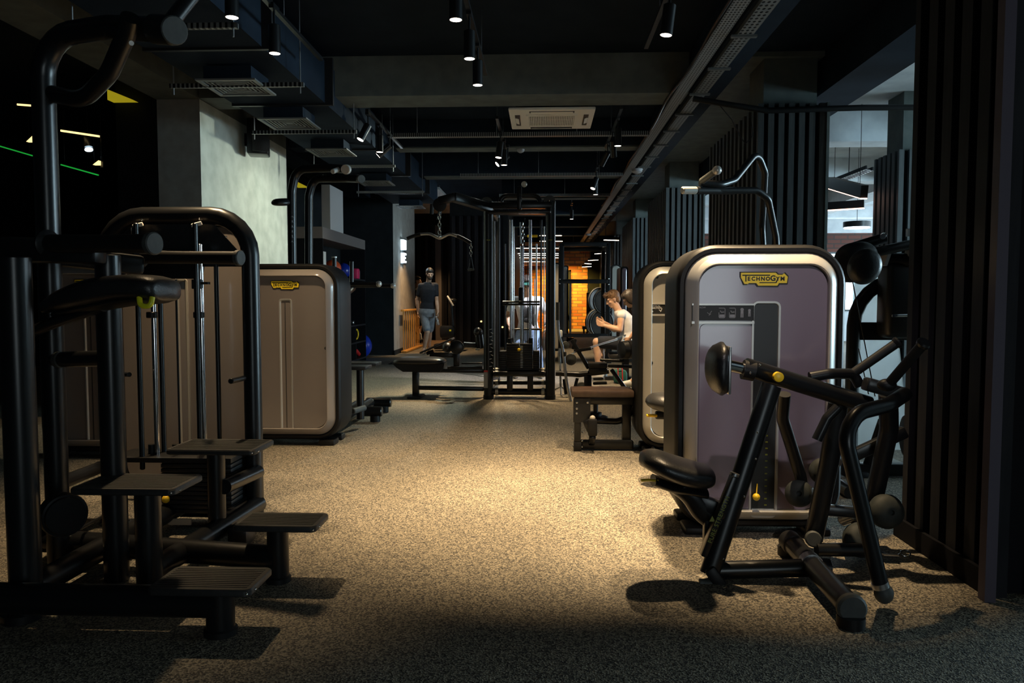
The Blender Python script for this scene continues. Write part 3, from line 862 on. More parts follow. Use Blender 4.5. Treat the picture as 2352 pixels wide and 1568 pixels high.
# ================================================================== LEFT SHELVES WITH THEIR GOODS
SX = -3.48
t = thing('storage_shelf', (SX - .25, 11.9, 0), 'tall dark open storage shelf along the left wall behind the machines', 'shelf')
MB().b2(SX - .5, SX, 11.9, 14.75, 2.15, 2.33).build('top_board', 'shelf', t)
for z in (1.57, .72, .40, .08): MB().b2(SX - .46, SX, 11.93, 14.72, z - .03, z).build('shelf_board', 'slatblack', t)
for y in (11.9, 14.72): MB().b2(SX - .5, SX, y, y + .03, 0, 2.15).build('side_panel', 'slatdark', t)
for y in (12.6, 13.3, 14.0): MB().b2(SX - .46, SX - .01, y, y + .02, .081, .69).build('divider', 'slatblack', t)
MB().b2(SX - .5, SX - .48, 11.93, 14.72, .08, 2.15).build('back_panel', 'darkwall', t)
solo(MB().b2(SX - .14, SX, 12.35, 13.15, 2.331, 3.05), 'storage_box', 'cardboard', 'tall plain white box standing on top of the dark shelf', 'box', loc=(SX - .1, 12.7, 2.33))
solo(MB().b2(SX - .2, SX - .02, 11.95, 12.15, 1.571, 1.95), 'storage_box', 'cardboard', 'pale box at the near end of the upper shelf', 'box', loc=(SX - .1, 12.0, 1.571))
solo(MB().sph((SX - .17, 13.05, 1.72), .15), 'exercise_ball', 'redball', 'red orange ball on the upper shelf', 'ball', loc=(SX - .17, 13.05, 1.72))
solo(MB().sph((SX - .17, 13.75, 1.71), .14), 'exercise_ball', 'blueball', 'small blue ball on the upper shelf next to the red one', 'ball', loc=(SX - .17, 13.75, 1.71))
solo(MB().box((SX - .1, 14.3, 1.672), (.16, .2, .2), bev=.03), 'foam_block', 'pink', 'pink foam block at the far end of the upper shelf', 'block', loc=(SX - .1, 14.35, 1.57))
solo(MB().box((SX - .06, 14.5, 1.652), (.02, .05, .16)), 'yoga_block', 'shelf', 'small beige block beside the pink one', 'block', loc=(SX - .06, 14.5, 1.57))
for i, (y, mt, lb) in enumerate([(13.15, 'pink', 'pink small dumbbell on the middle shelf'), (13.4, 'putty', 'pale grey small dumbbell on the middle shelf'), (13.65, 'teal', 'teal small dumbbell on the middle shelf'), (13.9, 'steel', 'silver small dumbbell on the middle shelf')]):
    z = .72 + .043
    m = MB().cyl((SX - .18, y, z), (SX - .04, y, z), .014).cyl((SX - .2, y, z), (SX - .15, y, z), .042, bev=.006, seg=8).cyl((SX - .07, y, z), (SX - .02, y, z), .042, bev=.006, seg=8)
    solo(m, 'dumbbell', mt, lb, 'dumbbell', loc=(SX - .1, y, .72))
ring = [V((SX - .08, 14.3 + .14 * math.cos(a * PI / 8), .44 + .0 + .09 + .09 * math.sin(a * PI / 8))) for a in range(16)]
solo(MB().tube(ring, .016, closed=True, seg=8), 'resistance_ring', 'yellow', 'yellow ring standing in the lower shelf', 'ring', loc=(SX - .08, 14.3, .42))
solo(MB().box((SX - .1, 13.5, .17), (.16, .26, .17), bev=.02), 'exercise_block', 'yellow', 'yellow block on the bottom shelf', 'block', loc=(SX - .1, 13.5, .08))
solo(MB().tube([(SX - .1, 14.08, .13), (SX - .1, 14.2, .19), (SX - .1, 14.35, .21), (SX - .1, 14.55, .13)], .04, rad=.05), 'weighted_bag', 'red', 'red weighted bag on the bottom shelf', 'bag', loc=(SX - .1, 14.1, .08))
solo(MB().box((SX - .1, 12.1, .17), (.14, .2, .17), bev=.02), 'exercise_block', 'green', 'green block low on the bottom shelf, near end', 'block', loc=(SX - .1, 12.1, .08))
solo(MB().sph((-3.70, 15.06, .26), .26, 28, 18), 'gym_ball', 'blueball', 'big blue gym ball on the floor at the end of the shelf', 'ball', loc=(-3.70, 15.06, 0))

# ================================================================== SELECTORISED WEIGHT MACHINES
def rrect(x0, x1, z0, z1, r, n=9):
    pts = []
    for cx, cz, a0 in ((x1 - r, z1 - r, 0), (x0 + r, z1 - r, 90), (x0 + r, z0 + r, 180), (x1 - r, z0 + r, 270)):
        for k in range(n + 1):
            a = math.radians(a0 + 90 * k / n); pts.append((cx + r * math.cos(a), cz + r * math.sin(a)))
    return pts

def ringloft(x0, x1, z0, z1, R, sect, n=9):
    """closed band: sect = list of (inset, y)"""
    rings = [[(x, y, z) for x, z in rrect(x0 + i, x1 - i, z0 + i, z1 - i, max(R - i, .01), n)] for i, y in sect]
    return MB().loft(rings, closed=True)

def slab(x0, x1, z0, z1, R, y0, y1, bev=.004, n=9):
    rings = [[(x, y0, z) for x, z in rrect(x0 + bev, x1 - bev, z0 + bev, z1 - bev, max(R - bev, .003), n)],
             [(x, y0 + bev, z) for x, z in rrect(x0, x1, z0, z1, R, n)], [(x, y1, z) for x, z in rrect(x0, x1, z0, z1, R, n)]]
    return MB().loft(rings)

LOGO = [(290, 430), (1620, 430), (1700, 510), (1870, 510), (1940, 450), (2080, 590), (2050, 830), (1750, 830), (1690, 930), (960, 930), (880, 830), (600, 830), (560, 865), (430, 865), (290, 620)]
def logo(cx, y, cz, wd, parent):
    s = wd / 1790.
    def q(a, b): return ((a - 1185) * s, -(b - 680) * s)
    def grow(p, d): x, z = p; return (x + (d if x > 0 else -d), z + (d if z > 0 else -d))
    ol = [q(*p) for p in LOGO]
    MB().prism([grow(p, 38 * s) for p in ol], (cx, y, cz), (1, 0, 0), (0, 0, 1), (0, .006, 0)).build('badge_border', 'ink', parent)
    bd = MB().prism(ol, (cx, y - .002, cz), (1, 0, 0), (0, 0, 1), (0, .003, 0)).build('badge', 'logoyel', parent, label='yellow badge with dark lettering')
    m = MB()
    def bx(a0, b0, a1, b1):
        x0, z1 = q(a0, b0); x1, z0 = q(a1, b1); m.b2(cx + x0, cx + x1, y - .0035, y - .0015, cz + z0, cz + z1)
    bx(340, 505, 1400, 548); bx(455, 548, 500, 770); bx(1000, 795, 1625, 828)
    p = [q(1600, 828), q(1650, 828), q(1735, 640), q(1690, 640)]
    m.prism(p, (cx, y - .0035, cz), (1, 0, 0), (0, 0, 1), (0, .002, 0))
    m.build('badge_strokes', 'ink', bd)
    def tx(st, a, b, size, bold):
        xx, zz = q(a, b)
        text(st, size * s, (cx + xx, y - .0025, cz + zz), (1, 0, 0), (0, 0, 1), 'ink', bd, 'badge_lettering', bold=bold * s)
    tx('E', 595, 668, 205, 9); tx('C', 765, 668, 205, 9); tx('H', 945, 668, 205, 9); tx('N', 1130, 668, 205, 9); tx('O', 1322, 668, 205, 9)
    tx('G', 1515, 650, 290, 9); tx('Y', 1700, 668, 200, 9); tx('M', 1880, 668, 215, 9)

def cabinet(x0, x1, z0, z1, Y, label, panel='taupe', frame='silver', name='weight_machine', depth=.36, R=.19, feet=True, cat='weight machine', group=None):
    t = thing(name, ((x0 + x1) / 2, Y, 0), label, cat, group)
    ringloft(x0, x1, z0, z1, R, [(0, Y + .03), (0, Y + depth), (.045, Y + depth), (.045, Y + .012), (.036, Y - .002), (.018, Y - .002), (.006, Y + .01)]).build('rubber_rim', 'rubber', t)
    slab(x0 + .04, x1 - .04, z0 + .04, z1 - .04, R - .04, Y + .055, Y + depth - .02, .02).build('housing', 'blacktex', t)
    ringloft(x0, x1, z0, z1, R, [(.044, Y + .05), (.044, Y + .006), (.050, Y - .002), (.086, Y - .050), (.098, Y - .056), (.104, Y - .050), (.104, Y + .05)]).build('bezel', frame, t)
    pn = slab(x0 + .1035, x1 - .1035, z0 + .1035, z1 - .1035, R - .09, Y - .026, Y + .05, .003).build('cover_panel', panel, t)
    if feet:
        for fx in (x0 + .12, x1 - .12):
            MB().box((fx, Y + .06, z0 / 2), (.13, .16, z0 + .004), bev=.012).build('foot', 'rubber', t)
            MB().box((fx, Y + depth - .07, z0 / 2), (.13, .12, z0 + .004), bev=.012).build('foot', 'rubber', t)
    return t, pn

def screws(t, pts, Y):
    for x, z in pts:
        MB().lathe((x, Y - .034, z), (0, 1, 0), [(0, .008), (.003, .013), (.014, .013)], 14).build('screw', 'slot', t)

# --- machine at the right, nearest the aisle in front (its strip reads LOW ROW)
YD = 3.87
a = W(1551, 900, YD); b_ = W(1940, 900, YD); c = W(1750, 561, YD); d = W(1750, 1216, YD)
x0, x1, z1, z0 = a.x, b_.x, c.z, max(d.z, .035)
t, pn = cabinet(x0, x1, z0, z1, YD, 'large grey purple weight machine cover right of the aisle, nearest, with a yellow badge', 'smoke', group=None, R=.20)
MD = t
p = W(1755, 641, YD - .03); logo(p.x, YD - .032, p.z, .229, t)
def PZ(px, py, Y): q = W(px, py, Y); return q.x, q.z
screws(t, [PZ(1617, 616, YD - .03), PZ(1896, 616, YD - .03), PZ(1597, 897, YD - .03), PZ(1602, 1162, YD - .03), PZ(1890, 900, YD), PZ(1890, 1160, YD)], YD + .004)
# recess with weight stack window
xa, za = PZ(1733, 697, YD - .03); xb, zb = PZ(1778, 1188, YD - .03)
ringloft(xa - .012, xb + .012, zb, za + .012, .03, [(0, YD - .029), (0, YD - .036), (.010, YD - .036), (.014, YD - .026), (.014, YD - .02), (.0, YD - .02)], 4).build('recess_frame', 'silver', t)
rc = slab(xa, xb, zb + .012, za, .02, YD - .0285, YD - .02, .001, 4).build('weight_window', 'slot', t)
m = MB()
for k in range(18):
    z = zb + .06 + k * .032
    m.b2(xa + .066, xa + .078, YD - .031, YD - .028, z, z + .007)
m.build('plate_labels', 'yelprint', rc)
MB().b2(xa + .004, xb - .004, YD - .031, YD - .028, zb + .014, zb + .045).build('bottom_plate', 'steel', rc)
q = W(1737, 1141, YD - .06); MB().sph(q, .0185).cyl(q, q + V((.012, .03, .06)), .003).build('selector_pin', 'yellow', t, 'yellow round selector knob')
# info strip
xs0, zs0 = PZ(1589, 701, YD - .03); xs1, zs1 = PZ(1731, 736, YD - .03)
st = MB().b2(xs0, xs1, YD - .036, YD - .024, zs1, zs0).build('info_strip', 'ink', t)
MB().b2(xs0 - .002, xs1, YD - .046, YD - .024, zs1 - .016, zs1 - .004).build('strip_ledge', 'silver', t)
MB().b2(xs0, xs1, YD - .040, YD - .024, zs0, zs0 + .009).build('strip_edge', 'silver', t)
def pict(par, x, z, kind, s, Yp, mt='dimwhite'):
    m = MB()
    def bx(a0, c0, a1, c1): m.b2(x + a0 * s, x + a1 * s, Yp - .0015, Yp, z + c0 * s, z + c1 * s)
    if kind == 'plate': bx(-.5, -.5, .5, .3); m.prism([(.55 * s, -.4 * s), (.9 * s, -.4 * s), (.9 * s, -.3 * s), (.55 * s, -.3 * s)], (x, Yp - .0015, z), (1, 0, 0), (0, 0, 1), (0, .0015, 0)); bx(.55, 0, .9, .1)
    if kind == 'curve': m.tube([(x - .5 * s, Yp, z + .1 * s), (x, Yp, z - .3 * s), (x + .6 * s, Yp, z + .5 * s)], .08 * s, seg=6); m.tube([(x - .1 * s, Yp, z - .6 * s), (x + .4 * s, Yp, z - .2 * s)], .07 * s, seg=6)
    if kind == 'figure':
        bx(-.9, -.8, -.75, .8); bx(-.75, -.8, .0, -.68); bx(-.75, 0, -.2, .1)
        m.cyl((x, Yp - .0015, z + .65 * s), (x, Yp, z + .65 * s), .25 * s); bx(-.3, -.1, .3, .4); bx(-.35, -.8, -.05, -.1); bx(.05, -.8, .35, -.1)
    if kind == 'seat':
        m.tube([(x - .5 * s, Yp, z + .8 * s), (x + .5 * s, Yp, z + .8 * s), (x + .5 * s, Yp, z - .8 * s), (x - .5 * s, Yp, z - .8 * s), (x - .5 * s, Yp, z + .1 * s)], .06 * s, rad=.2 * s, seg=6)
        m.tube([(x - .3 * s, Yp, z + .35 * s), (x - .1 * s, Yp, z + .1 * s), (x + .35 * s, Yp, z + .15 * s)], .1 * s, seg=6); bx(-.4, -.7, .4, -.25)
    if kind == 'man':
        m.cyl((x, Yp - .0015, z + .6 * s), (x, Yp, z + .6 * s), .3 * s); bx(-.25, -.1, .25, .35); bx(-.25, -.8, -.05, -.1); bx(.05, -.8, .25, -.1)
    return m.build('pictogram', mt, par)
hz = (zs0 + zs1) / 2; ys = YD - .0365
text('LOW ROW', .0125, ((xs0 + .004), ys + .0004, zs0 - .011), (1, 0, 0), (0, 0, 1), 'dimwhite', st, 'strip_lettering', align='LEFT', thick=.0004)
for k, (px_, kd, s) in enumerate([(1596, 'plate', .011), (1629, 'curve', .02), (1658, 'seat', .030), (1682, 'seat', .030), (1704, 'man', .028), (1721, 'man', .022)]):
    xx, _ = PZ(px_, 718, YD - .035); pict(st, xx, hz - (.012 if k == 0 else 0), kd, s, ys)
# raised lower-left cover of the same machine
slab(x0 + .112, xs1, z0 + .16, zs1 - .016, .03, YD - .031, YD - .02, .002, 4).build('lower_cover', 'smoke', t)

# --- machine behind it (strip reads VERTICAL TRACTION)
YE = 5.85
a = W(1463, 900, YE); c = W(1600, 598, YE)
x0, z1 = a.x, c.z; x1 = x0 + .88
t, pn = cabinet(x0, x1, .045, z1, YE, 'pale grey weight machine cover with curved pull-down handles, behind the nearest one', 'putty')
xs0, zs0 = PZ(1492, 699, YE - .03); xs1, zs1 = PZ(1640, 721, YE - .03)
st = MB().b2(xs0, xs1, YE - .036, YE - .024, zs1, zs0).build('info_strip', 'ink', t)
MB().b2(xs0 - .002, xs1, YE - .044, YE - .024, zs1 - .014, zs1).build('strip_ledge', 'silver', t)
MB().b2(xs0, xs1, YE - .040, YE - .024, zs0, zs0 + .008).build('strip_edge', 'silver', t)
text('VERTICAL', .017, (xs0 + .005, YE - .0361, zs0 - .011), (1, 0, 0), (0, 0, 1), 'white', st, 'strip_lettering', align='LEFT', thick=.0004, bold=.0003)
text('TRACTION', .017, (xs0 + .005, YE - .0361, zs0 - .027), (1, 0, 0), (0, 0, 1), 'white', st, 'strip_lettering', align='LEFT', thick=.0004, bold=.0003)
hz = (zs0 + zs1) / 2
for px_, kd, s, dz in ((1497, 'plate', .014, -.015), (1517, 'curve', .022, -.006), (1537, 'figure', .030, 0), (1556, 'figure', .030, 0), (1575, 'man', .03, 0)):
    xx, _ = PZ(px_, 710, YE - .035); pict(st, xx, hz + dz, kd, s, YE - .0365, 'white')
screws(t, [PZ(1509, 636, YE - .03), PZ(1496, 833, YE - .03), PZ(1500, 1029, YE - .03)], YE + .004)
# pull-down lever arms: bent tubes with grips
def P3(l): return [W(*q) for q in l]
MB().tube(P3([(1757, 640, 6.1), (1750, 520, 6.0), (1757, 395, 5.6), (1739, 348, 5.5), (1686, 414, 5.3), (1655, 424, 5.2), (1608, 419, 5.15)]), .024, rad=.12, seg=16).build('pull_arm', 'black', t)
MB().tube(P3([(1786, 640, 5.7), (1782, 545, 5.6), (1764, 456, 5.4), (1738, 437, 5.35), (1590, 437, 5.15)]), .024, rad=.10, seg=16).build('pull_arm', 'black', t)
g = W(1612, 416, 5.15); g2 = W(1647, 391, 4.95)
MB().cyl(g, g2, .022, bev=.004).build('hand_grip', 'greyrubber', t); MB().sph(g2, .029).build('grip_cap', 'silver', t)
g = W(1600, 437, 5.15); g2 = W(1566, 437, 5.1)
MB().cyl(g, g2, .025, bev=.008).build('grip_cap', 'silver', t)
MB().cyl(W(1685, 438, 5.29), W(1600, 437, 5.15), .0255).build('hand_grip', 'rubber', t)
# its seat
def cushion(c, u, v, n, su, sv, th, power=2.6, crown=.35, seg=40, lay=9):
    """upholstered pad: superellipse outline, domed top"""
    c, u, v, n = V(c), V(u).normalized(), V(v).normalized(), V(n).normalized()
    rings = []
    for i in range(lay + 1):
        ph = -PI / 2 + PI * i / lay
        k = max(math.cos(ph), .02) ** .45; h = math.sin(ph) * th / 2
        if math.sin(ph) > 0: h *= (1 + crown)
        r = []
        for j in range(seg):
            a = 2 * PI * j / seg
            ca, sa = math.cos(a), math.sin(a)
            x = su * k * math.copysign(abs(ca) ** (2 / power), ca); y = sv * k * math.copysign(abs(sa) ** (2 / power), sa)
            r.append(c + u * x + v * y + n * h)
        rings.append(r)
    return MB().loft(rings)
sc_ = W(1522, 930, 4.9)
cushion(sc_ + V((.10, 0, 0)), (1, 0, -.12), (0, 1, 0), (.12, 0, 1), .21, .17, .10).build('seat', 'leather', t, sharp=60)
MB().tube([sc_ + V((.08, 0, -.06)), sc_ + V((.22, .1, -.16)), sc_ + V((.3, .55, -.3)), sc_ + V((.3, .95, -.36))], .035, rad=.1).build('seat_arm', 'black', t)
q = W(1497, 954, 4.85); MB().box(q, (.07, .03, .018), bev=.007).build('seat_lever', 'yellow', t, 'yellow seat adjuster lever')
MB().box(q + V((.07, .02, .0)), (.09, .05, .05), bev=.01).build('seat_bracket', 'black', t)
MB().tube([(x1 - .06, YE + .2, .04), (x1 + .25, YE + .2, .04), (x1 + .25, 4.6, .04)], .04, rad=.08).build('base_tube', 'black', t)
MB().tube([W(1757, 640, 6.1), (x1 + .05, YE + .25, .9), (x1 - .05, YE + .25, .5)], .03, rad=.1).build('arm_support', 'black', t)
MB().tube([W(1786, 640, 5.7), (x1 + .05, YE + .15, 1.0), (x1 - .05, YE + .15, .7)], .03, rad=.1).build('arm_support', 'black', t)

# --- left row of machines: A furthest, B and C nearer, all with the same cover
def left_cab(cpx, Y, label, chan=True, badge=True, panel='taupe', bezel='taupebezel'):
    c = W(cpx, 800, Y); tz = W(cpx, 603, 6.1).z
    t, pn = cabinet(c.x - .435, c.x + .435, .045, 1.485, Y, label, panel, bezel, group='taupe weight machine covers on the left')
    if badge: logo(c.x, Y - .030, 1.31, .226, t)
    if chan:
        ringloft(c.x - .052, c.x + .052, .12, 1.20, .02, [(0, Y - .024), (0, Y - .036), (.008, Y - .036), (.016, Y - .027), (.016, Y - .02)], 4).build('channel_frame', 'silver', t)
        slab(c.x - .038, c.x + .038, .134, 1.186, .01, Y - .0275, Y - .02, .001, 4).build('channel_window', panel, t)
        MB().b2(c.x - .006, c.x - .001, Y - .031, Y - .027, .15, 1.17).build('channel_rib', 'slot', t)
    screws(t, [(c.x + sx * .30, z) for sx in (-1, 1) for z in (.15, 1.37)] + [(c.x + sx * .325, .8) for sx in (-1, 1)], Y + .004)
    return t, c.x
MA, ax_ = left_cab(660, 6.12, 'taupe weight machine cover standing furthest of the left row, beside the aisle')
MC, cx_ = left_cab(216, 5.55, 'dim brown weight machine cover at the far left behind the tall posts')

# parts behind machine A: chin bars, dip arms, steps, base
t = MA
yb = 6.75
for (pts, lb) in (([(672, 640, 6.5), (670, 440, 6.5), (680, 388, 6.5), (760, 386, 6.4), (797, 389, 6.3)], 0), ([(709, 640, 6.85), (709, 450, 6.85), (720, 410, 6.85), (800, 410, 6.7), (828, 411, 6.6)], 0)):
    MB().tube(P3(pts), .036, rad=.22, seg=16).build('chin_post', 'black', t)
MB().cyl(W(797, 389, 6.3), W(793, 389, 6.26), .04, bev=.004).build('grip_cap', 'silver', t)
MB().cyl(W(826, 411, 6.6), W(830, 411, 6.56), .036, bev=.004).build('grip_cap', 'greyrubber', t)
MB().cyl(W(764, 394, 6.2), W(781, 387, 6.35), .020, bev=.004).build('hand_grip', 'silver', t)
g = W(648, 465, 6.5)
cushion(g, (1, 0, 0), (0, 1, .2), (0, -.2, 1), .085, .12, .05, 2).build('arm_pad', 'leather', t, sharp=60)
m = MB()
for k, (h, wd) in enumerate([(.010, .020), (.018, .014), (.018, .016), (.020, .014), (.022, .015), (.014, .02)]):
    q = W(671, 497 + k * 11.5, 6.46); m.b2(q.x - wd / 2, q.x + wd / 2, q.y - .004, q.y + .004, q.z - h / 2, q.z - h / 4); m.b2(q.x - .003, q.x + .003, q.y - .004, q.y + .004, q.z - h / 2, q.z + h / 2)
m.build('post_print', 'dimwhite', t)
for (pa, pb, y) in ((760, 870, 652), (800, 903, 656)):
    Yk = 6.9 if pa < 790 else 7.5
    MB().cyl(W(pa, y, Yk), W(pb, y, Yk), .018, bev=.003).build('dip_arm', 'black', t); MB().sph(W(pb, y, Yk), .028).build('grip_cap', 'silver', t)
MB().cyl(W(768, 655, 6.9), W(768, 592, 6.9), .02, bev=.003).build('vertical_handle', 'black', t)
MB().cyl(W(808, 655, 7.5), W(808, 600, 7.5), .02, bev=.003).build('vertical_handle', 'black', t)
MB().cyl(W(768, 592, 6.9), W(768, 589, 6.9), .024).build('handle_cap', 'silver', t)
MB().tube([W(775, 652, 6.9), V((ax_ + .2, 6.9, 1.31)), V((ax_ + .2, 6.5, 1.2))], .03).tube([W(800, 656, 7.5), V((ax_ + .2, 7.5, 1.3)), V((ax_ + .2, 6.5, 1.1))], .03).build('dip_frame', 'black', t)
def plat(px0, px1, py, Y, dep, th=.03):
    a, b_ = W(px0, py, Y), W(px1, py, Y)
    return MB().box(((a.x + b_.x) / 2, Y + dep / 2, a.z - th / 2), (b_.x - a.x, dep, th), bev=.008)
plat(770, 840, 842, 6.9, .26).build('step', 'blacktex', t)
plat(790, 864, 834, 7.35, .26).build('step', 'blacktex', t)
q = W(827, 850, 7.0); MB().cyl((q.x, 7.0, .08), (q.x, 7.0, q.z), .036).build('step_post', 'black', t)
q = W(797, 850, 7.45); MB().cyl((q.x, 7.45, .08), (q.x, 7.45, q.z), .036).build('step_post', 'black', t)
e = W(899, 925, 8.0); MB().cyl((ax_ + .2, 8.0, .10), (e.x, 8.0, .10), .05, bev=.008).build('base_tube', 'black', t)
MB().cyl((e.x - .08, 8.0, 0), (e.x - .08, 8.0, .06), .05).build('foot', 'rubber', t)
e2 = W(878, 940, 7.35); MB().cyl((ax_ + .2, 7.35, .10), (e2.x, 7.35, .10), .05, bev=.008).build('base_tube', 'black', t)
MB().cyl((e2.x - .07, 7.35, 0), (e2.x - .07, 7.35, .06), .05).build('foot', 'rubber', t)
MB().tube([(ax_ + .25, 6.3, .10), (ax_ + .25, 8.0, .10)], .05).build('base_tube', 'black', t)
MB().tube([(q.x, 7.0, .10), (q.x, 8.0, .10)], .04).build('base_tube', 'black', t)
g = W(788, 937, 6.85); g2 = W(838, 936, 6.85)
MB().cyl(g, g2, .012).build('lever_bar', 'steel', t); MB().cyl(g2 + V((-.07, -.16, -.01)), g2, .026, bev=.006).build('hand_grip', 'greyrubber', t)

# --- machine F, at the right behind the nearest cover
def arch(pts, r, rad): return MB().tube(pts, r, rad=rad, seg=18)
YF = 5.3
t = thing('weight_machine', (W(2030, 900, YF).x, YF, 0), 'black arched weight machine with a frosted sheet for the bright hall behind, right of the purple one, under dark pads', 'weight machine')
a = W(1957, 900, YF); b_ = W(2200, 900, YF)
tz = W(2000, 640, YF).z
arch([(a.x, YF, .05), (a.x, YF, tz), (b_.x, YF, tz), (b_.x, YF, .05)], .045, .32).build('arch_frame', 'black', t)
a2 = W(1968, 660, YF + .25); b2_ = W(2052, 1072, YF + .25)
MB().prism([(0, 0), (.42, 0), (.26, 1.28), (.0, 1.28)], (a2.x - .03, YF + .22, .12), (1, 0, 0), (0, 0, 1), (0, .02, 0)).build('bright_gap_sheet', 'frost', t)  # added frosted sheet stands in for the bright hall seen through the arch
MB().rectube((a.x, YF, 1.0 - .02), (b_.x, YF, 1.0 - .02), .07, .12).build('cross_bar', 'black', t)
MB().rectube((a.x - .1, YF - .1, .05), (b_.x + .1, YF - .1, .05), .08, .08).build('base_tube', 'black', t)
for fx in (a.x, b_.x): MB().box((fx, YF - .1, .02), (.12, .14, .04), bev=.01).build('foot', 'rubber', t)
MB().b2(W(2046, 1066, YF).x, W(2076, 1066, YF).x, YF, YF + .3, .02, .07).build('base_cover', 'putty', t)
cushion(W(1965, 602, YF - .3), (1, 0, .1), (0, 0, 1), (0, -1, 0), .14, .13, .1, 2.4).build('round_pad', 'leather', t, sharp=60)
cushion(W(1985, 612, YF - .55), (1, 0, .1), (0, 0, 1), (0, -1, 0), .10, .11, .1, 2).build('round_pad', 'leather', t, sharp=60)
MB().cyl(W(1955, 570, YF - .1), W(2032, 546, YF - .1), .035).build('lever_arm', 'black', t)
MB().box(W(2042, 572, YF - .2), (.30, .16, .06), rot=(0, -.22, 0), bev=.02).build('arm_pad', 'leather', t, sharp=60)
MB().box(W(2032, 590, YF - .2), (.02, .12, .12), rot=(0, .3, 0)).build('bracket', 'silver', t)
MB().box(W(2093, 574, YF - .2), (.022, .12, .09), rot=(0, .2, 0)).build('bracket', 'silver', t)
MB().box(W(2085, 534, YF - .2), (.012, .03, .05)).build('clip', 'silver', t)
MB().cyl(W(2028, 543, YF - .3), W(2030, 540, YF - .25), .018).build('bolt', 'chrome', t)
MB().tube(P3([(2030, 598, YF - .1), (2120, 600, YF - .2), (2130, 560, YF - .3)]), .05, rad=.1).build('pad_arm', 'black', t)
MB().box(W(2080, 690, YF - .1), (.32, .2, .5), bev=.04).build('back_pad', 'leather', t, sharp=60)
MB().rectube(W(2048, 725, YF - .3), W(2090, 724, YF - .3), .012, .02).build('steel_link', 'chrome', t)
for (p, q) in (((1957, 640), (2010, 910)), ((1972, 800), (1995, 905))):
    MB().cyl(W(*p, YF - .15), W(*q, YF - .15), .004, seg=6).build('cable', 'rubber', t)
MB().lathe(W(2097, 1002, YF - .5), (1, -.15, 0), [(-.05, .10), (-.045, .13), (.045, .13), (.05, .10)]).build('weight_plate', 'rubber', t)
MB().lathe(W(2112, 1002, YF - .5), (1, -.15, 0), [(0, .04), (.01, .125), (.02, .125), (.025, .04)]).build('plate_ring', 'greyrubber', t)
MB().cyl(W(2060, 1000, YF - .5), W(2130, 1000, YF - .5), .02).build('plate_peg', 'steel', t)
MB().tube([W(2060, 1000, YF - .5), V((W(2060, 1000, YF - .5).x, YF - .3, .4)), V((W(2060, 1000, YF - .5).x, YF - .1, .08))], .035).build('peg_post', 'black', t)

# ================================================================== STEP AND DIP STATION, left foreground
t = thing('dip_and_step_station', W(330, 1400, 3.2) * 1.0, 'black assisted chin and dip station with four step plates, left foreground', 'exercise station')
t.location.z = 0; ORG[t.name] = V(t.location)
def vtube(px, pt, pb, Y, r, name='upright', par=t, mt='black'):
    """vertical tube; pb None = down to the floor"""
    a = W(px, pt, Y); zb = 0.0 if pb is None else W(px, pb, Y).z
    xb = a.x
    return MB().cyl((xb, Y, zb), (xb, Y, a.z), r, seg=24, bev=.004).build(name, mt, par)
def on(px, py, Y): return W(px, py, Y)
# uprights
YU1, YU2, YU3 = 2.72, 3.25, 3.12
vtube(32, 590, None, YU1, .056)
vtube(247, 585, None, YU3, .050)
# tall chin-up post, bending over to the right, with its curved brace
p0 = on(112, 560, YU2)
MB().tube([(p0.x, YU2, 0), (p0.x, YU2, W(112, 85, YU2).z), W(250, 62, YU2 - .1), W(395, 70, YU2 - .3)], .048, rad=.20, seg=20).build('chin_post', 'black', t)
MB().tube(P3([(118, 215, YU2), (190, 232, YU2 - .05), (250, 170, YU2 - .15), (290, 80, YU2 - .25), (300, 40, YU2 - .3)]), .036, rad=.22, seg=18).build('curved_handle', 'black', t)
MB().cyl(W(352, 67, YU2 - .27), W(398, 70, YU2 - .3), .056, bev=.006).build('grip_sleeve', 'rubber', t)
MB().tube(P3([(385, 60, YU2 - .3), (440, -10, YU2 - .2), (500, -80, YU2 - .1)]), .03, seg=16).build('chin_handle', 'black', t)
MB().cyl(W(397, 70, YU2 - .3), W(402, 70, YU2 - .31), .054, bev=.004).build('grip_cap', 'greyrubber', t)
MB().cyl(W(302, 99, YU2 - .33), W(302, 97, YU2 - .28), .009).build('bolt', 'chrome', t)
# big arch around the weight stack
YA = 3.98
pl = W(247, 700, YA + .0).x; pr = W(581, 900, YA).x; tz = W(400, 495, YA).z
MB().tube([(pl, YA, 0.03), (pl, YA, tz), (pr, YA, tz), (pr, YA, 0.03)], .046, rad=.21, seg=22).build('arch_frame', 'black', t)
# tall cover behind the stack, with its channel
YV = 4.38
va, vb = W(268, 700, YV), W(584, 700, YV); vt = W(420, 508, YV).z
ringloft(va.x, vb.x, .06, vt, .16, [(0, YV), (0, YV + .07), (.03, YV + .07), (.03, YV + .02), (.026, YV - .008), (.004, YV - .008)]).build('cover_edge', 'blacktex', t)
slab(va.x + .03, vb.x - .03, .09, vt - .03, .13, YV + .004, YV + .06, .004).build('rear_cover', 'taupe', t)
ca, cb = W(403, 640, YV), W(441, 1080, YV)
ringloft(ca.x, cb.x, .12, ca.z, .02, [(0, YV + .008), (0, YV - .006), (.010, YV - .006), (.018, YV + .002), (.018, YV + .008)], 4).build('channel_frame', 'putty', t)
MB().b2(va.x + .08, vb.x - .08, YV + .01, YV + .06, 0, .088).build('cover_foot', 'rubber', t)
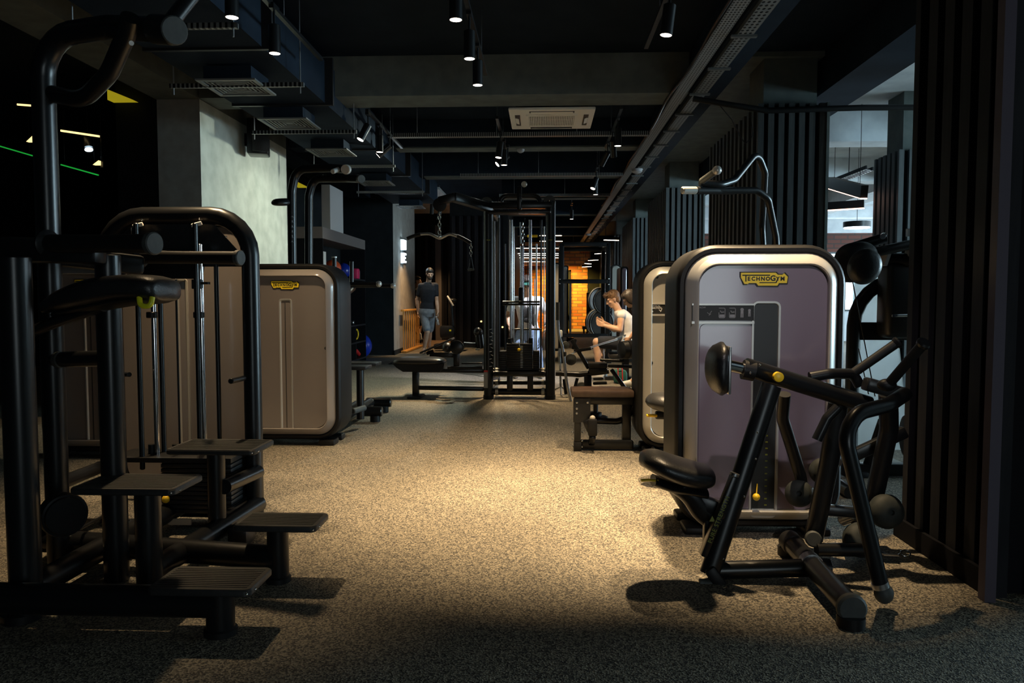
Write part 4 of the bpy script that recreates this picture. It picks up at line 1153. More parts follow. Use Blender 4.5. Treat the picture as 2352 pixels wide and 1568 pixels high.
# head plate behind the arch with its lit cut-outs left open
def PX2(px, py): q = W(px, py, YA); return (q.x, q.z)
plate = MB()
def pp(lst):
    plate.prism([PX2(*q) for q in lst], (0, YA, 0), (1, 0, 0), (0, 0, 1), (0, .012, 0))
pp([(330, 508), (446, 508), (440, 520), (440, 640), (300, 640), (303, 522), (316, 522)])
pp([(452, 522), (470, 508), (492, 517), (545, 575), (545, 612), (468, 612), (463, 640), (440, 640), (440, 522)])
pp([(285, 508), (330, 508), (316, 516), (300, 521), (296, 521)])
pp([(446, 508), (500, 508), (495, 517), (466, 512), (448, 514)])
pp([(262, 546), (300, 521), (303, 640), (270, 640)])
pp([(545, 575), (562, 590), (562, 612), (545, 612)])
plate.build('head_plate', 'blacktex', t)
for px, py in ((317, 517), (452, 515)): MB().box(W(px, py, YA - .06), (.052, .012, .018), rot=(.5, -.25, 0)).build('rod_tag', 'tag', t)
MB().rectube(W(270, 560, YA - .02), W(562, 596, YA - .02), .03, .02).build('cross_brace', 'black', t)
# guide rods, cables and weight stack
for (px, pt, pb, r, mt, Y, nm) in ((351, 640, 1052, .013, 'chrome', 3.9, 'guide_rod'), (459, 560, 1030, .014, 'chrome', 3.9, 'guide_rod'),
        (312, 512, 1078, .013, 'black', 3.82, 'frame_rod'), (367, 640, 1068, .013, 'black', 3.95, 'frame_rod'), (448, 512, 1030, .013, 'black', 3.82, 'frame_rod'),
        (496, 600, 1015, .012, 'black', 3.95, 'frame_rod'), (404, 640, 1030, .005, 'rubber', 3.9, 'cable')):
    vtube(px, pt, pb, Y, r, nm, t, mt)
for px in (349, 457): q = W(px, 723, 3.9); MB().cyl(q - V((0, 0, .016)), q + V((0, 0, .016)), .028, bev=.003).build('rod_collar', 'rubber', t)
q = W(454, 650, 3.9); MB().cyl(q - V((0, 0, .03)), q + V((0, 0, .02)), .03, bev=.003).box(q + V((.02, 0, .0)), (.08, .03, .012)).build('rod_mount', 'rubber', t)
for px in (349, 404): q = W(px, 1035, 3.9); MB().cyl(q - V((0, 0, .04)), q + V((0, 0, .035)), .018).build('rod_bush', 'rubber', t)
wx0 = W(395, 1060, 3.9).x; wx1 = W(552, 1060, 3.9).x; wz1 = W(450, 1062, 3.8).z
MB().b2(W(280, 1040, 3.9).x, wx1, 3.78, 4.02, wz1 + .002, wz1 + .026).build('stack_head', 'blacktex', t)
zz = .10; k = 0
while zz < wz1 - .02 and k < 14:
    MB().box(((wx0 + wx1) / 2, 3.90, zz + .011), (wx1 - wx0, .24, .020), bev=.003).build('stack_plate', 'blacktex', t); zz += .0235; k += 1
q = W(381, 1146, 3.76); MB().sph(q, .020).cyl(q, q + V((.02, .06, .01)), .004).build('selector_pin', 'yellow', t, 'yellow round selector knob')
MB().b2(W(388, 1190, 3.78).x, W(440, 1190, 3.78).x, 3.77, 3.779, W(410, 1204, 3.78).z, W(410, 1190, 3.78).z).build('sticker', 'putty', t)
MB().cyl(W(275, 859, 3.9), W(297, 860, 3.8), .012).build('side_peg', 'black', t)
MB().cyl(W(560, 868, 3.9), W(530, 875, 3.7), .014, bev=.003).build('side_peg', 'black', t)
for (x, y) in ((326, 505), (458, 503), (519, 544), (289, 628)): q = W(x, y, YA - .052); MB().sph(q, .006, 10, 6).build('bolt', 'chrome', t)
# dip handles
def handle(p, q, r, fl, name='dip_handle'):
    h = MB().tube([V(p), V(p).lerp(V(q), .5), V(q)], [r * 1.05, r * .96, r], seg=22).build(name, 'rubber', t)
    d = (V(q) - V(p)).normalized()
    MB().lathe(V(p) - d * .01, d, [(0, fl * .9), (.008, fl), (.018, fl), (.03, r * 1.05)], 28).build('handle_flange', 'black', t)
    MB().lathe(V(q) - d * .012, d, [(0, r * 1.0), (.004, r * 1.18), (.022, r * 1.18), (.026, r * 1.05)], 28).build('grip_cap', 'greyrubber', t)
handle(W(108, 560, 2.95), W(350, 559, 2.78), .036, .056)
handle(W(322, 590, 3.55), W(548, 592, 3.42), .030, .050)
MB().rectube(W(-30, 572, 2.95), W(235, 578, 2.98), .10, .10, bev=.02).build('handle_carrier', 'black', t)
MB().rectube(W(105, 585, 3.25), W(330, 610, 3.5), .07, .09, bev=.02).build('handle_carrier', 'black', t)
# knee pad on its swinging arm
rings = []
path = [(108, 705, .05, .024), (150, 690, .09, .042), (215, 674, .13, .056), (290, 662, .14, .054), (350, 661, .135, .052), (382, 666, .12, .046), (390, 668, .08, .034), (393, 669, .03, .012)]
def smoothpath(path, n=4):
    out = []
    for i in range(len(path) - 1):
        a = path[i - 1] if i else path[0]; b = path[i]; c = path[i + 1]; d = path[min(i + 2, len(path) - 1)]
        for k in range(n):
            s = k / n
            out.append(tuple(.5 * ((2 * b[j]) + (-a[j] + c[j]) * s + (2 * a[j] - 5 * b[j] + 4 * c[j] - d[j]) * s * s + (-a[j] + 3 * b[j] - 3 * c[j] + d[j]) * s ** 3) for j in range(len(b))))
    out.append(path[-1]); return out
for (px, py, wy, hz) in smoothpath(path):
    c = W(px, py, 3.05)
    rings.append([c + V((0, wy * math.copysign(abs(math.cos(a)) ** .6, math.cos(a)), hz * math.copysign(abs(math.sin(a)) ** .7, math.sin(a)))) for a in [2 * PI * j / 28 for j in range(28)]])
MB().loft(rings).build('knee_pad', 'leather', t, sharp=70)
rings = []
for (px, py, wy, hz) in smoothpath([(130, 722, .04, .012), (220, 704, .09, .022), (310, 690, .11, .020), (370, 688, .10, .016), (388, 682, .05, .008)]):
    c = W(px, py, 3.05)
    rings.append([c + V((0, wy * math.cos(a), hz * math.sin(a))) for a in [2 * PI * j / 24 for j in range(24)]])
MB().loft(rings).build('pad_shell', 'rubber', t, sharp=70)
MB().tube(P3([(40, 775, 3.0), (130, 738, 3.05), (240, 702, 3.05)]), .034, seg=16, flat=(.7, 1.5)).build('pad_arm', 'black', t)
MB().tube(P3([(320, 682, 2.94), (322, 702, 2.93), (346, 704, 2.93), (350, 682, 2.94)]), .0105, rad=.02, seg=12).build('release_lever', 'lime', t, 'bright yellow release lever')
MB().tube(P3([(112, 826, 3.25), (240, 823, 3.12)]), .034, seg=18).build('cross_tube', 'black', t)
MB().cyl(W(134, 826, 3.22), W(142, 826, 3.21), .036).build('tube_collar', 'greyrubber', t)
MB().cyl(W(132, 1112, 3.35), W(232, 1072, 3.9), .032).build('lower_brace', 'black', t)
MB().cyl(W(515, 1118, 3.55), W(592, 1083, 3.95), .036).build('lower_brace', 'black', t)
q = W(148, 1183, 3.0); ax = V((.75, -.66, 0))
MB().lathe(q, ax, [(-.05, .06), (-.045, .088), (.0, .090), (.012, .086), (.018, .06)], 32).build('roller_disc', 'rubber', t)
MB().lathe(q + ax.normalized() * .014, ax, [(0, .078), (.008, .074), (.010, .03)], 32).build('disc_cap', 'black', t)
MB().cyl(W(180, 1216, 3.2), W(235, 1186, 3.5), .007).build('disc_axle', 'black', t)
# steps: plate + post + fixing
def step(cpts, Yf, postpx, post_bottom, base=True, r=.047):
    """cpts: front-left, back-left, back-right, front-right pixels of the top at depth Yf (front) and Yf+depth"""
    fl, bl, br, fr = cpts
    a = W(*fl, Yf); z = a.z
    P = [FL(px, py, z) for px, py in (fl, bl, br, fr)]
    cx = sum(p.x for p in P) / 4; cy = sum(p.y for p in P) / 4
    wd = (P[3].x - P[0].x + P[2].x - P[1].x) / 2; dp = (P[1].y + P[2].y - P[0].y - P[3].y) / 2
    x0, x1, y0, y1 = cx - wd / 2, cx + wd / 2, P[0].y, P[0].y + min(dp, .30)
    s = MB()
    out = rrect(x0, x1, y0, y1, .025, 4)
    rings = []
    for ins, zz in ((.004, z), (0, z - .006), (0, z - .022), (.004, z - .026), ):
        rings.append([(x, y, zz) for x, y in rrect(x0 + ins, x1 - ins, y0 + ins, y1 - ins, .025, 4)])
    s.loft(rings)
    so = s.build('step_plate', 'step', t)
    gr = MB(); n = 11
    for i in range(n): yy = y0 + .03 + i * (y1 - y0 - .06) / (n - 1); gr.b2(x0 + .02, x1 - .02, yy - .004, yy + .004, z - .0005, z + .0018)
    gr.build('anti_slip_ribs', 'step', so)
    MB().sph((x1 - .012, y0 + .002, z - .014), .005, 8, 6).sph((x1, y0 + .05, z - .014), .005, 8, 6).build('rivet', 'chrome', so)
    px = W(postpx, fl[1] + 20, y0 + .07).x
    MB().cyl((px, y0 + .09, 0.0 if base else .08), (px, y0 + .09, z - .026), r, seg=26).build('step_post', 'black', t)
    if base: MB().lathe((px, y0 + .09, 0), (0, 0, 1), [(0, r + .008), (.02, r + .008), (.026, r + .001)], 26).build('post_foot', 'rubber', t)
    return px, y0 + .09, z
s1 = step([(383, 1032), (430, 1009), (606, 1015), (578, 1044)], 3.48, 492, None, False, .042)
s2 = step([(165, 1122), (238, 1085), (452, 1090), (410, 1126)], 2.86, 333, None, True, .05)
s3 = step([(520, 1207), (582, 1178), (746, 1185), (716, 1222)], 3.05, 634, None, True, .045)
s4 = step([(338, 1352), (402, 1298), (618, 1304), (580, 1358)], 2.54, 500, None, True, .05)
# base tubes
u1 = W(32, 900, YU1).x
MB().cyl((u1 - .5, s4[1] + .0, .115), (s4[0], s4[1], .115), .056, seg=24).build('base_tube', 'black', t)
MB().cyl((u1 - .4, YU1 + .62, .10), (s3[0], s3[1], .10), .052, seg=24).build('base_tube', 'black', t)
MB().cyl((u1, YU1 - .1, .10), (u1 + .02, YU1 + 1.3, .10), .05, seg=24).build('base_tube', 'black', t)
MB().cyl((s2[0], s2[1], .10), (s2[0] + .05, YA, .10), .048, seg=24).build('base_tube', 'black', t)
MB().cyl((s1[0], s1[1], .10), (s1[0], YA, .10), .045, seg=24).build('base_tube', 'black', t)
MB().cyl((u1, YA, .07), (pr, YA, .07), .045, seg=24).build('base_tube', 'black', t)
MB().lathe((pr, YA, 0), (0, 0, 1), [(0, .065), (.03, .065), (.04, .05)], 24).lathe((pl, YA, 0), (0, 0, 1), [(0, .065), (.03, .065), (.04, .05)], 24).build('post_foot', 'rubber', t)
MB().lathe((u1, YU1, 0), (0, 0, 1), [(0, .07), (.03, .07), (.04, .057)], 24).build('post_foot', 'rubber', t)
MB().box((W(545, 1235, 3.5).x, 3.55, .07), (.1, .12, .10), bev=.02).build('base_block', 'blacktex', t)
solo(MB().b2(W(68, 1231, 3.7).x, W(98, 1231, 3.7).x, 3.66, 3.74, 0, .035), 'floor_marker', 'orange', 'small orange strip on the floor at the far left', 'marker', loc=FL(82, 1232))

# ================================================================== ROWING MACHINE, right foreground
q0 = FL(1640, 1335)
t = thing('rowing_machine', (q0.x + .3, q0.y, 0), 'black plate-loaded seated row machine with chest pad, right foreground', 'rowing machine')
def oval(pts, r, flat, name, mt='black', rad=0, up=None, seg=20): return MB().tube([V(p) for p in pts], r, rad=rad, flat=flat, seg=seg, up=up).build(name, mt, t)
def rt(p, q, wd, ht, name, mt='black', up=(0, 0, 1), bev=.012): return MB().rectube(p, q, wd, ht, up, bev).build(name, mt, t)
YB = 3.22
# main leaning column
lo = W(1630, 1318, YB); hi = W(1772, 885, YB + .1)
d = (hi - lo).normalized(); side = V((0, 1, 0)).cross(d)
oval([lo, hi], .044, (1.0, .75), 'main_column', up=tuple(side))
rt(lo + V((-.01, 0, .035)), lo + V((.06, 0, -.062)), .09, .05, 'foot', 'rubber')
MB().cyl(W(1606, 1338, YB - .02), W(1634, 1340, YB - .02), .018).build('foot_cap', 'greyrubber', t)
for px, py in ((1661, 1283), (1709, 1140), (1736, 1054), (1740, 993)): MB().sph(W(px, py, YB - .035), .0045, 8, 6).build('bolt', 'chrome', t)
# lower seat mast with scale lettering
m0 = W(1614, 1275, YB - .03); m1 = W(1686, 1092, YB - .03)
rt(m0, m1, .05, .028, 'seat_mast', 'black', up=(1, 0, .4), bev=.006)
MB().cyl(m1, m1 + (m1 - m0).normalized() * .012, .02).build('mast_clip', 'steel', t)
dd = (m1 - m0).normalized()
text('PURE STRENGTH', .026, (m0 + m1) / 2 + V((0, -.0265, 0)) + dd * -.01, dd, V((0, -1, 0)).cross(dd), 'yelprint', t, 'mast_lettering', bold=.0002, space=1.08)
MB().prism([(-.012, -.01), (.012, -.01), (0, .014)], W(1636, 1192, YB - .05), (1, 0, 0), (0, 0, 1), (0, .003, 0)).build('warning_triangle', 'yelprint', t)
# seat
sc_ = W(1556, 1080, YB + .02)
un = V((1, 0, -.20)).normalized()
rings = []
for (px, py, wy, up_, dn) in smoothpath([(1469, 1062, .03, .008, .008), (1478, 1055, .10, .028, .028), (1510, 1062, .15, .048, .045), (1555, 1076, .155, .048, .055), (1600, 1086, .14, .042, .055), (1630, 1090, .10, .034, .042), (1639, 1094, .03, .012, .012)], 5):
    c = W(px, py, YB + .05)
    rings.append([c + V((0, wy * math.copysign(abs(math.cos(a)) ** .75, math.cos(a)), (up_ if math.sin(a) > 0 else dn) * math.copysign(abs(math.sin(a)) ** .8, math.sin(a)))) for a in [2 * PI * j / 32 for j in range(32)]])
MB().loft(rings).build('seat', 'leather', t, sharp=75)
MB().tube(P3([(1500, 1102, YB + .05), (1540, 1116, YB + .05), (1620, 1130, YB + .05)]), .022, flat=(1.0, 3.5), seg=16, up=(0, 0, 1)).build('seat_plate', 'black', t)
rings = []
for (px, py, wy, hz) in smoothpath([(1560, 1118, .04, .04), (1592, 1140, .04, .045), (1620, 1175, .035, .05), (1650, 1200, .03, .05)], 4):
    c = W(px, py, YB + .03); rings.append([c + V((hz * math.cos(a), wy * math.sin(a), hz * .5 * math.cos(a))) for a in [2 * PI * j / 16 for j in range(16)]])
MB().loft(rings).build('seat_arm', 'black', t, sharp=60)
rt(W(1600, 1150, YB + .02), W(1668, 1175, YB + .02), .05, .07, 'seat_bracket')
rt(W(1632, 1160, YB + .02), W(1628, 1255, YB + .02), .04, .055, 'slide_block')
MB().tube(P3([(1472, 1103, YB), (1488, 1102, YB), (1512, 1104, YB)]), [.008, .009, .007], seg=10, flat=(.7, 1.3)).build('seat_lever', 'yellow', t, 'yellow seat adjuster lever')
# upper boom, chest pad and its chrome adjuster
b0 = W(1712, 842, YB + .12); b1 = W(1995, 930, YB + .25)
oval([b0, b1], .040, (1, .9), 'boom', up=(0, 0, 1))
oval([W(1668, 838, YB + .1), W(1722, 850, YB + .12)], .026, (1, .9), 'pad_tube', 'chrome', up=(0, 0, 1))
oval([W(1706, 848, YB + .12), W(1732, 853, YB + .12)], .043, (1, .95), 'tube_collar', 'rubber', up=(0, 0, 1))
MB().sph(W(1724, 856, YB + .06), .006, 8, 6).sph(W(1745, 838, YB + .06), .005, 8, 6).build('bolt', 'chrome', t)
MB().lathe(W(1790, 866, YB + .06), (0, 1, 0), [(0, .010), (.004, .021), (.03, .021)], 20).build('adjuster_knob', 'yellow', t, 'yellow adjuster knob')
rings = []
cp = W(1650, 846, YB + .08)
for i in range(13):
    s = -1 + 2 * i / 12; k = max(1 - abs(s) ** 3.0, .02) ** .5
    z = cp.z + s * .115; x = cp.x - .004 + .018 * (s * s)
    rings.append([V((x - .045 * k * max(math.cos(a), 0) ** .7 + (.022 * k * max(-math.cos(a), 0) ** .3), cp.y + .13 * k * math.sin(a), z)) for a in [2 * PI * j / 26 for j in range(26)]])
MB().loft(rings).build('chest_pad', 'leather', t, sharp=75)
MB().box((cp.x + .026, cp.y, cp.z), (.012, .20, .20), bev=.004).build('pad_backplate', 'steel', t)
# second post behind the column
MB().tube(P3([(1802, 905, YB + .25), (1797, 960, YB + .3), (1838, 1090, YB + .42), (1845, 1130, YB + .45)]), .028, rad=.12, seg=16).build('rear_post', 'black', t)
# rear uprights and base
oval(P3([(1925, 925, YB + .25), (1905, 1060, YB + .3), (1868, 1238, YB + .35)]), .044, (1, .8), 'rear_column', up=(1, 0, 0))
oval(P3([(2040, 905, YB + .3), (2042, 985, YB + .35), (2000, 1180, YB + .45)]), .042, (1, .9), 'rear_column', rad=.15, up=(1, 0, 0))
rt(W(1985, 880, YB + .2), W(2075, 905, YB + .2), .07, .06, 'pivot_arm')
h0 = W(1648, 1309, YB + .02); h1 = W(1905, 1302, YB + .02)
MB().cyl(h0, h1, .038, seg=24).build('base_tube', 'black', t)
g0 = FL(1812, 1240, .07); g1 = FL(1955, 1395, .07)
MB().cyl(g0, g1, .044, seg=24, bev=.006).build('base_tube', 'black', t)
MB().cyl(g0 + (g1 - g0) * -.0, g0 + (g1 - g0) * .12, .050, bev=.006).build('tube_sleeve', 'rubber', t)
MB().cyl(g1 - (g1 - g0) * .02, g1 + (g1 - g0).normalized() * .02, .054, bev=.008).build('end_cap', 'greyrubber', t)
MB().cyl(g0 + (g1 - g0) * .38, g0 + (g1 - g0) * .44, .048).build('tube_collar', 'steel', t)
MB().cyl(g0.xyz * 1 + V((0, 0, -.07)), g0 + V((0, 0, -.03)), .05).cyl(g1 + V((0, 0, -.07)), g1 + V((0, 0, -.03)), .05).build('foot', 'rubber', t)
MB().cyl(FL(1875, 1262, .07), FL(1990, 1262, .07), .03).build('base_tube', 'black', t)
MB().cyl(W(1867, 1236, YB + .3), W(1869, 1238, YB + .22), .036, bev=.006).build('tube_cap', 'greyrubber', t)
# swinging lever: long tube with a bend, round end and hand grips
ZL = YB - .28
MB().tube(P3([(2078, 905, ZL + .25), (2040, 930, ZL + .12), (1968, 948, ZL + .05), (1940, 1000, ZL), (2022, 1340, ZL)]), .030, rad=.13, seg=20).build('swing_lever', 'black', t)
MB().sph(W(2030, 1362, ZL), (.036, .036, .040)).build('lever_end', 'greyrubber', t)
MB().cyl(W(2020, 1336, ZL), W(2024, 1348, ZL), .032).build('lever_collar', 'steel', t)
hh0 = W(2038, 886, ZL + .2); hh1 = W(2122, 788, ZL + .05)
MB().cyl(hh0, hh1, .020, bev=.004).build('hand_grip', 'rubber', t)
MB().lathe(hh1, hh1 - hh0, [(-.012, .024), (.0, .028), (.008, .024)]).build('grip_cap', 'black', t)
MB().sph(W(2037, 884, ZL + .2), (.038, .03, .026)).build('grip_joint', 'rubber', t)
hh0 = W(1958, 858, ZL + .55); hh1 = W(2062, 786, ZL + .5)
MB().cyl(hh0, hh1, .021, bev=.004).build('hand_grip', 'rubber', t)
MB().lathe(hh1, hh1 - hh0, [(-.012, .024), (.0, .028), (.008, .024)]).build('grip_cap', 'black', t)
MB().tube(P3([(1860, 866, ZL + .5), (1905, 858, ZL + .5), (1960, 858, ZL + .55), (1975, 885, ZL + .55)]), .024, rad=.06).build('swing_lever', 'black', t)
MB().tube(P3([(1925, 935, YB + .1), (1900, 960, YB + .1), (1876, 1010, YB + .1)]), .022, rad=.05).build('stop_bar', 'black', t)
# round rubber buffers on the lever arms and plate pegs
def buffer(px, py, Y, r, d=(0, -1, 0), name='round_buffer'):
    c = W(px, py, Y); d = V(d).normalized()
    pr = [(-r * .9, r * .25), (-r * .7, r * .72), (-r * .2, r * .98), (r * .15, r), (r * .45, r * .86), (r * .6, r * .6), (r * .68, r * .3), (r * .66, .012), (r * .5, .01)]
    return MB().lathe(c, d, pr, 32).build(name, 'buffer', t)
buffer(1835, 1133, YB + .40, .064, (-.3, -1, .25))
buffer(1890, 1082, YB + .48, .064, (-.4, -1, .2))
buffer(2035, 1174, YB + .34, .080, (.1, -1, .15))
buffer(1976, 1240, YB + .30, .080, (.2, -1, .5))
buffer(1965, 1385, YB - .12, .048, (.1, -1, .1))
MB().cyl(W(1850, 1120, YB + .42), W(1900, 1150, YB + .5), .02).cyl(W(2030, 1165, YB + .4), W(2000, 1120, YB + .5), .02).cyl(W(1976, 1230, YB + .35), W(1960, 1190, YB + .5), .02).cyl(W(1895, 1085, YB + .5), W(1925, 1060, YB + .35), .02).build('plate_peg', 'black', t)
rt(W(1895, 1170, YB + .4), W(2010, 1180, YB + .4), .05, .05, 'lower_link')
MB().cyl(W(1930, 1195, YB + .5), W(1965, 1182, YB + .45), .03, bev=.008).build('chrome_end', 'steel', t)
rt(W(1950, 1050, YB + .45), W(2080, 990, YB + .45), .045, .06, 'upper_link')
# snap hook lying by the base
t = thing('carabiner_strap', FL(2060, 1275), 'dark strap with a silver snap hook on the floor near the right column', 'strap')
MB().tube([FL(2010, 1262, .02), FL(2035, 1275, .03), FL(2062, 1276, .03)], .012, flat=(.6, 1.8)).build('strap', 'rubber', t)
c = FL(2080, 1270, .03)
MB().tube([c + V((.022 * math.cos(a), .01 * math.sin(a), .012 * math.sin(a))) for a in [PI / 6 * k for k in range(12)]], .004, closed=True, seg=8).cyl(FL(2062, 1276, .03), c + V((-.02, 0, 0)), .005, seg=8).build('snap_hook', 'chrome', t)

# ================================================================== CABLE STATION in the middle distance
YC = 9.08
t = thing('cable_station', (W(1190, 900, YC).x, YC, 0), 'tall black multi cable station with weight stack in the middle of the aisle', 'cable machine')
def R3(p, q, wd, ht, name, mt='black', up=(0, 0, 1), bev=.01, par=None): return MB().rectube(p, q, wd, ht, up, bev).build(name, mt, par or t)
def C3(p, q, r, name, mt='black', par=None, bev=.003, seg=16): return MB().cyl(p, q, r, bev=bev, seg=seg).build(name, mt, par or t)
xl = W(1122, 800, YC).x; xr = W(1264, 800, YC).x; zt = W(1200, 462, YC).z
for x in (xl, xr):
    MB().tube([(x, YC, 0.04), (x, YC, zt)], .058, flat=(1.0, 1.15), seg=20, up=(1, 0, 0)).build('upright', 'black', t)
    MB().tube([(x, YC, 0.0), (x, YC, .05)], .064, flat=(1.0, 1.15), seg=20, up=(1, 0, 0)).build('upright_foot', 'rubber', t)
    MB().tube([(x, YC + 1.5, 0.0), (x, YC + 1.5, zt)], .052, seg=16).build('upright', 'black', t)
    C3((x, YC, .12), (x, YC + 1.5, .12), .04, 'base_tube')
    C3((x, YC, zt - .06), (x, YC + 1.5, zt - .06), .04, 'top_tube')
for (y, r, dy) in ((899, .040, 0), (878, .028, .25), (858, .034, 0.02), (849, .022, .2)):
    a, b_ = W(1136, y, YC + dy), W(1258, y, YC + dy); C3((xl, YC + dy, a.z), (xr, YC + dy, a.z), r, 'cross_tube')
    for px in (1141, 1247): q = W(px, y, YC + dy); C3(q - V((.018, 0, 0)), q + V((.018, 0, 0)), r * 1.18, 'tube_collar', 'putty')
R3((xl - .02, YC, zt - .05), (xr + .02, YC, zt - .05), .14, .07, 'head_beam')
a = W(1136, 489, YC - .02); b_ = W(1192, 489, YC - .02); R3((xl, YC - .05, a.z), (xr, YC - .05, a.z), .22, .035, 'head_shelf')
# loop handle on top
lp = [(1150, 480), (1150, 450), (1240, 450), (1240, 480)]
MB().tube([W(*q, YC + .1) for q in lp], .030, rad=.12, seg=14).build('chin_loop', 'black', t)
R3(W(1193, 482, YC - .05), W(1193, 428, YC - .05), .055, .07, 'centre_post', up=(0, 1, 0)); MB().sph(W(1204, 423, YC), .035).build('post_cap', 'silver', t)
for px, py in ((1118, 466), (1262, 462)):
    q = W(px, py, YC - .02); MB().lathe(q + V((0, -.03, 0)), (0, 1, 0), [(0, .05), (.004, .068), (.012, .058), (.045, .058), (.053, .068), (.057, .05)], 26).build('top_pulley', 'greyrubber', t)
    MB().sph(q + V((0, -.035, 0)), .012, 8, 6).build('pulley_bolt', 'chrome', t)
# boom to the left with lat-bar pulley
bA = W(1126, 478, YC); bB = W(1040, 452, YC - .5); bC = W(1008, 462, YC - .5)
R3(bA, bB, .10, .10, 'lat_boom'); R3(bB + V((.03, 0, 0)), bC, .09, .09, 'lat_boom')
q = W(1010, 470, YC - .5); MB().lathe(q + V((0, -.02, 0)), (0, 1, 0), [(0, .05), (.004, .075), (.02, .062), (.036, .075), (.04, .05)], 26).build('boom_pulley', 'rubber', t)
def chain(par, p, q, n, s=.012, name='chain'):
    m = MB(); p, q = V(p), V(q); L = (q - p).length / n
    for k in range(n):
        c = p.lerp(q, (k + .5) / n); flat = k % 2
        pts = []
        for j in range(10):
            a = 2 * PI * j / 10; o = s * .8 * math.cos(a); v = L * .62 * math.sin(a)
            pts.append(c + (V((o, 0, v)) if flat else V((0, o, v))))
        m.tube(pts, s * .28, closed=True, seg=6)
    return m.build(name, 'chrome', par)
# lat bar hangs from the pulley
t2 = thing('lat_pulldown_bar', W(1010, 545, YC - .5), 'long curved lat pulldown bar hanging on a chain left of the cable station', 'pulldown bar')
chain(t2, W(1010, 486, YC - .5), W(1010, 545, YC - .5), 7, .020)
MB().tube([W(x, y, YC - .5) for x, y in smoothpath([(935, 548), (958, 539), (985, 537), (1000, 543), (1010, 547), (1020, 543), (1034, 538), (1058, 546), (1081, 558)])], .016, seg=12).build('bar', 'steel', t2)
MB().tube([W(x, y, YC - .5) for x, y in smoothpath([(935, 548), (950, 542), (966, 538)])], .020, seg=12).build('hand_grip', 'rubber', t2)
MB().tube([W(x, y, YC - .5) for x, y in smoothpath([(1050, 542), (1066, 549), (1081, 558)])], .020, seg=12).build('hand_grip', 'rubber', t2)
MB().sph(W(1010, 543, YC - .5), .024).build('swivel', 'chrome', t2)
t3 = thing('stirrup_handle', W(1082, 600, YC - .3), 'single stirrup handle hanging from a short chain beside the left upright', 'cable handle')
chain(t3, W(1082, 558, YC - .5), W(1082, 590, YC - .5), 5, .018)
MB().tube([W(1082, 588, YC - .5), W(1076, 618, YC - .5)], .012, flat=(.4, 1.4), seg=8).tube([W(1082, 588, YC - .5), W(1087, 617, YC - .5)], .012, flat=(.4, 1.4), seg=8).build('strap', 'rubber', t3)
C3(W(1074, 620, YC - .5), W(1089, 618, YC - .5), .014, 'hand_grip', 'greyrubber', t3)
# rods, cables
for (px, y0, y1, r, mt, dy) in ((1174, 505, 776, .018, 'chrome', .1), (1180, 520, 790, .009, 'chrome', .14), (1218, 505, 776, .018, 'chrome', .1), (1199, 565, 788, .024, 'chrome', .05), (1136, 508, 850, .007, 'steel', 0),
        (1146, 500, 850, .012, 'black', .3), (1160, 560, 850, .010, 'black', .5), (1232, 560, 850, .010, 'steel', .7), (1243, 505, 850, .012, 'black', .3), (1250, 520, 850, .006, 'steel', .4), (1212, 600, 788, .005, 'rubber', .1), (1205, 500, 565, .006, 'rubber', .05), (1228, 640, 850, .006, 'steel', .9)):
    a, b_ = W(px, y0, YC + dy), W(px, y1, YC + dy); C3((a.x, YC + dy, b_.z), (a.x, YC + dy, a.z), r, 'guide_rod' if mt != 'rubber' else 'cable', mt, bev=0)
C3(W(1195, 510, YC - .02), W(1197, 560, YC - .02), .010, 'snap_hook', 'chrome'); chain(t, W(1201, 510, YC), W(1200, 565, YC), 7, .02)
MB().box(W(1196, 680, YC), (.055, .05, .22), bev=.02).build('cable_ball', 'rubber', t)
for y, px0, px1, dy in ((693, 1154, 1240, -.06), (699, 1154, 1240, -.06), (756, 1174, 1245, .2)): C3(W(px0, y, YC + dy), W(px1, y, YC + dy), .012, 'cross_bar', 'black')
for px in (1171, 1219): q = W(px, 780, YC + .1); C3(q - V((0, 0, .06)), q + V((0, 0, .02)), .026, 'rod_bush', 'rubber')
# yellow badge on the machine behind
MB().box(W(1223, 542, YC + 1.5), (.14, .01, .035), bev=.004).build('badge', 'logoyel', t)
# stacks
def stack(px0, px1, py0, py1, Y, dep, n, name='stack_plate', par=None):
    a, b_ = W(px0, py1, Y), W(px1, py0, Y); h = (b_.z - a.z) / n
    for k in range(n): MB().box(((a.x + b_.x) / 2, Y + dep / 2, a.z + h * (k + .5)), (b_.x - a.x, dep, h * .86), bev=.003).build(name, 'blacktex', par or t)
stack(1163, 1223, 789, 849, YC + .02, .2, 15)
stack(1147, 1162, 806, 849, YC + .05, .2, 10); stack(1224, 1239, 806, 849, YC + .05, .2, 10)
m = MB()
for k in range(14): q = W(1198, 796 + k * 3.7, YC + .012); m.b2(q.x - .014, q.x + .014, q.y, q.y + .004, q.z, q.z + .008)
m.build('plate_numbers', 'white', t)
q = W(1192, 803, YC - .03); MB().sph(q, .020).cyl(q, q + V((.03, .05, .0)), .004).build('selector_pin', 'yellow', t, 'yellow round selector knob')
C3(W(1191, 784, YC - .02), W(1195, 800, YC - .02), .004, 'pin_cord', 'steel')
for px in (1171, 1218): a = W(px, 865, YC); R3((a.x, YC, .1), (a.x, YC, a.z + .05), .07, .07, 'stack_leg', up=(0, 1, 0))
a = W(1150, 857, YC); R3(W(1136, 856, YC + .1), W(1250, 856, YC + .1), .3, .05, 'stack_base')
MB().b2(W(1111, 868, YC - .09).x, W(1120, 868, YC - .09).x, YC - .072, YC - .066, W(1115, 889, YC).z, W(1115, 849, YC).z).build('warning_sticker', 'putty', t)
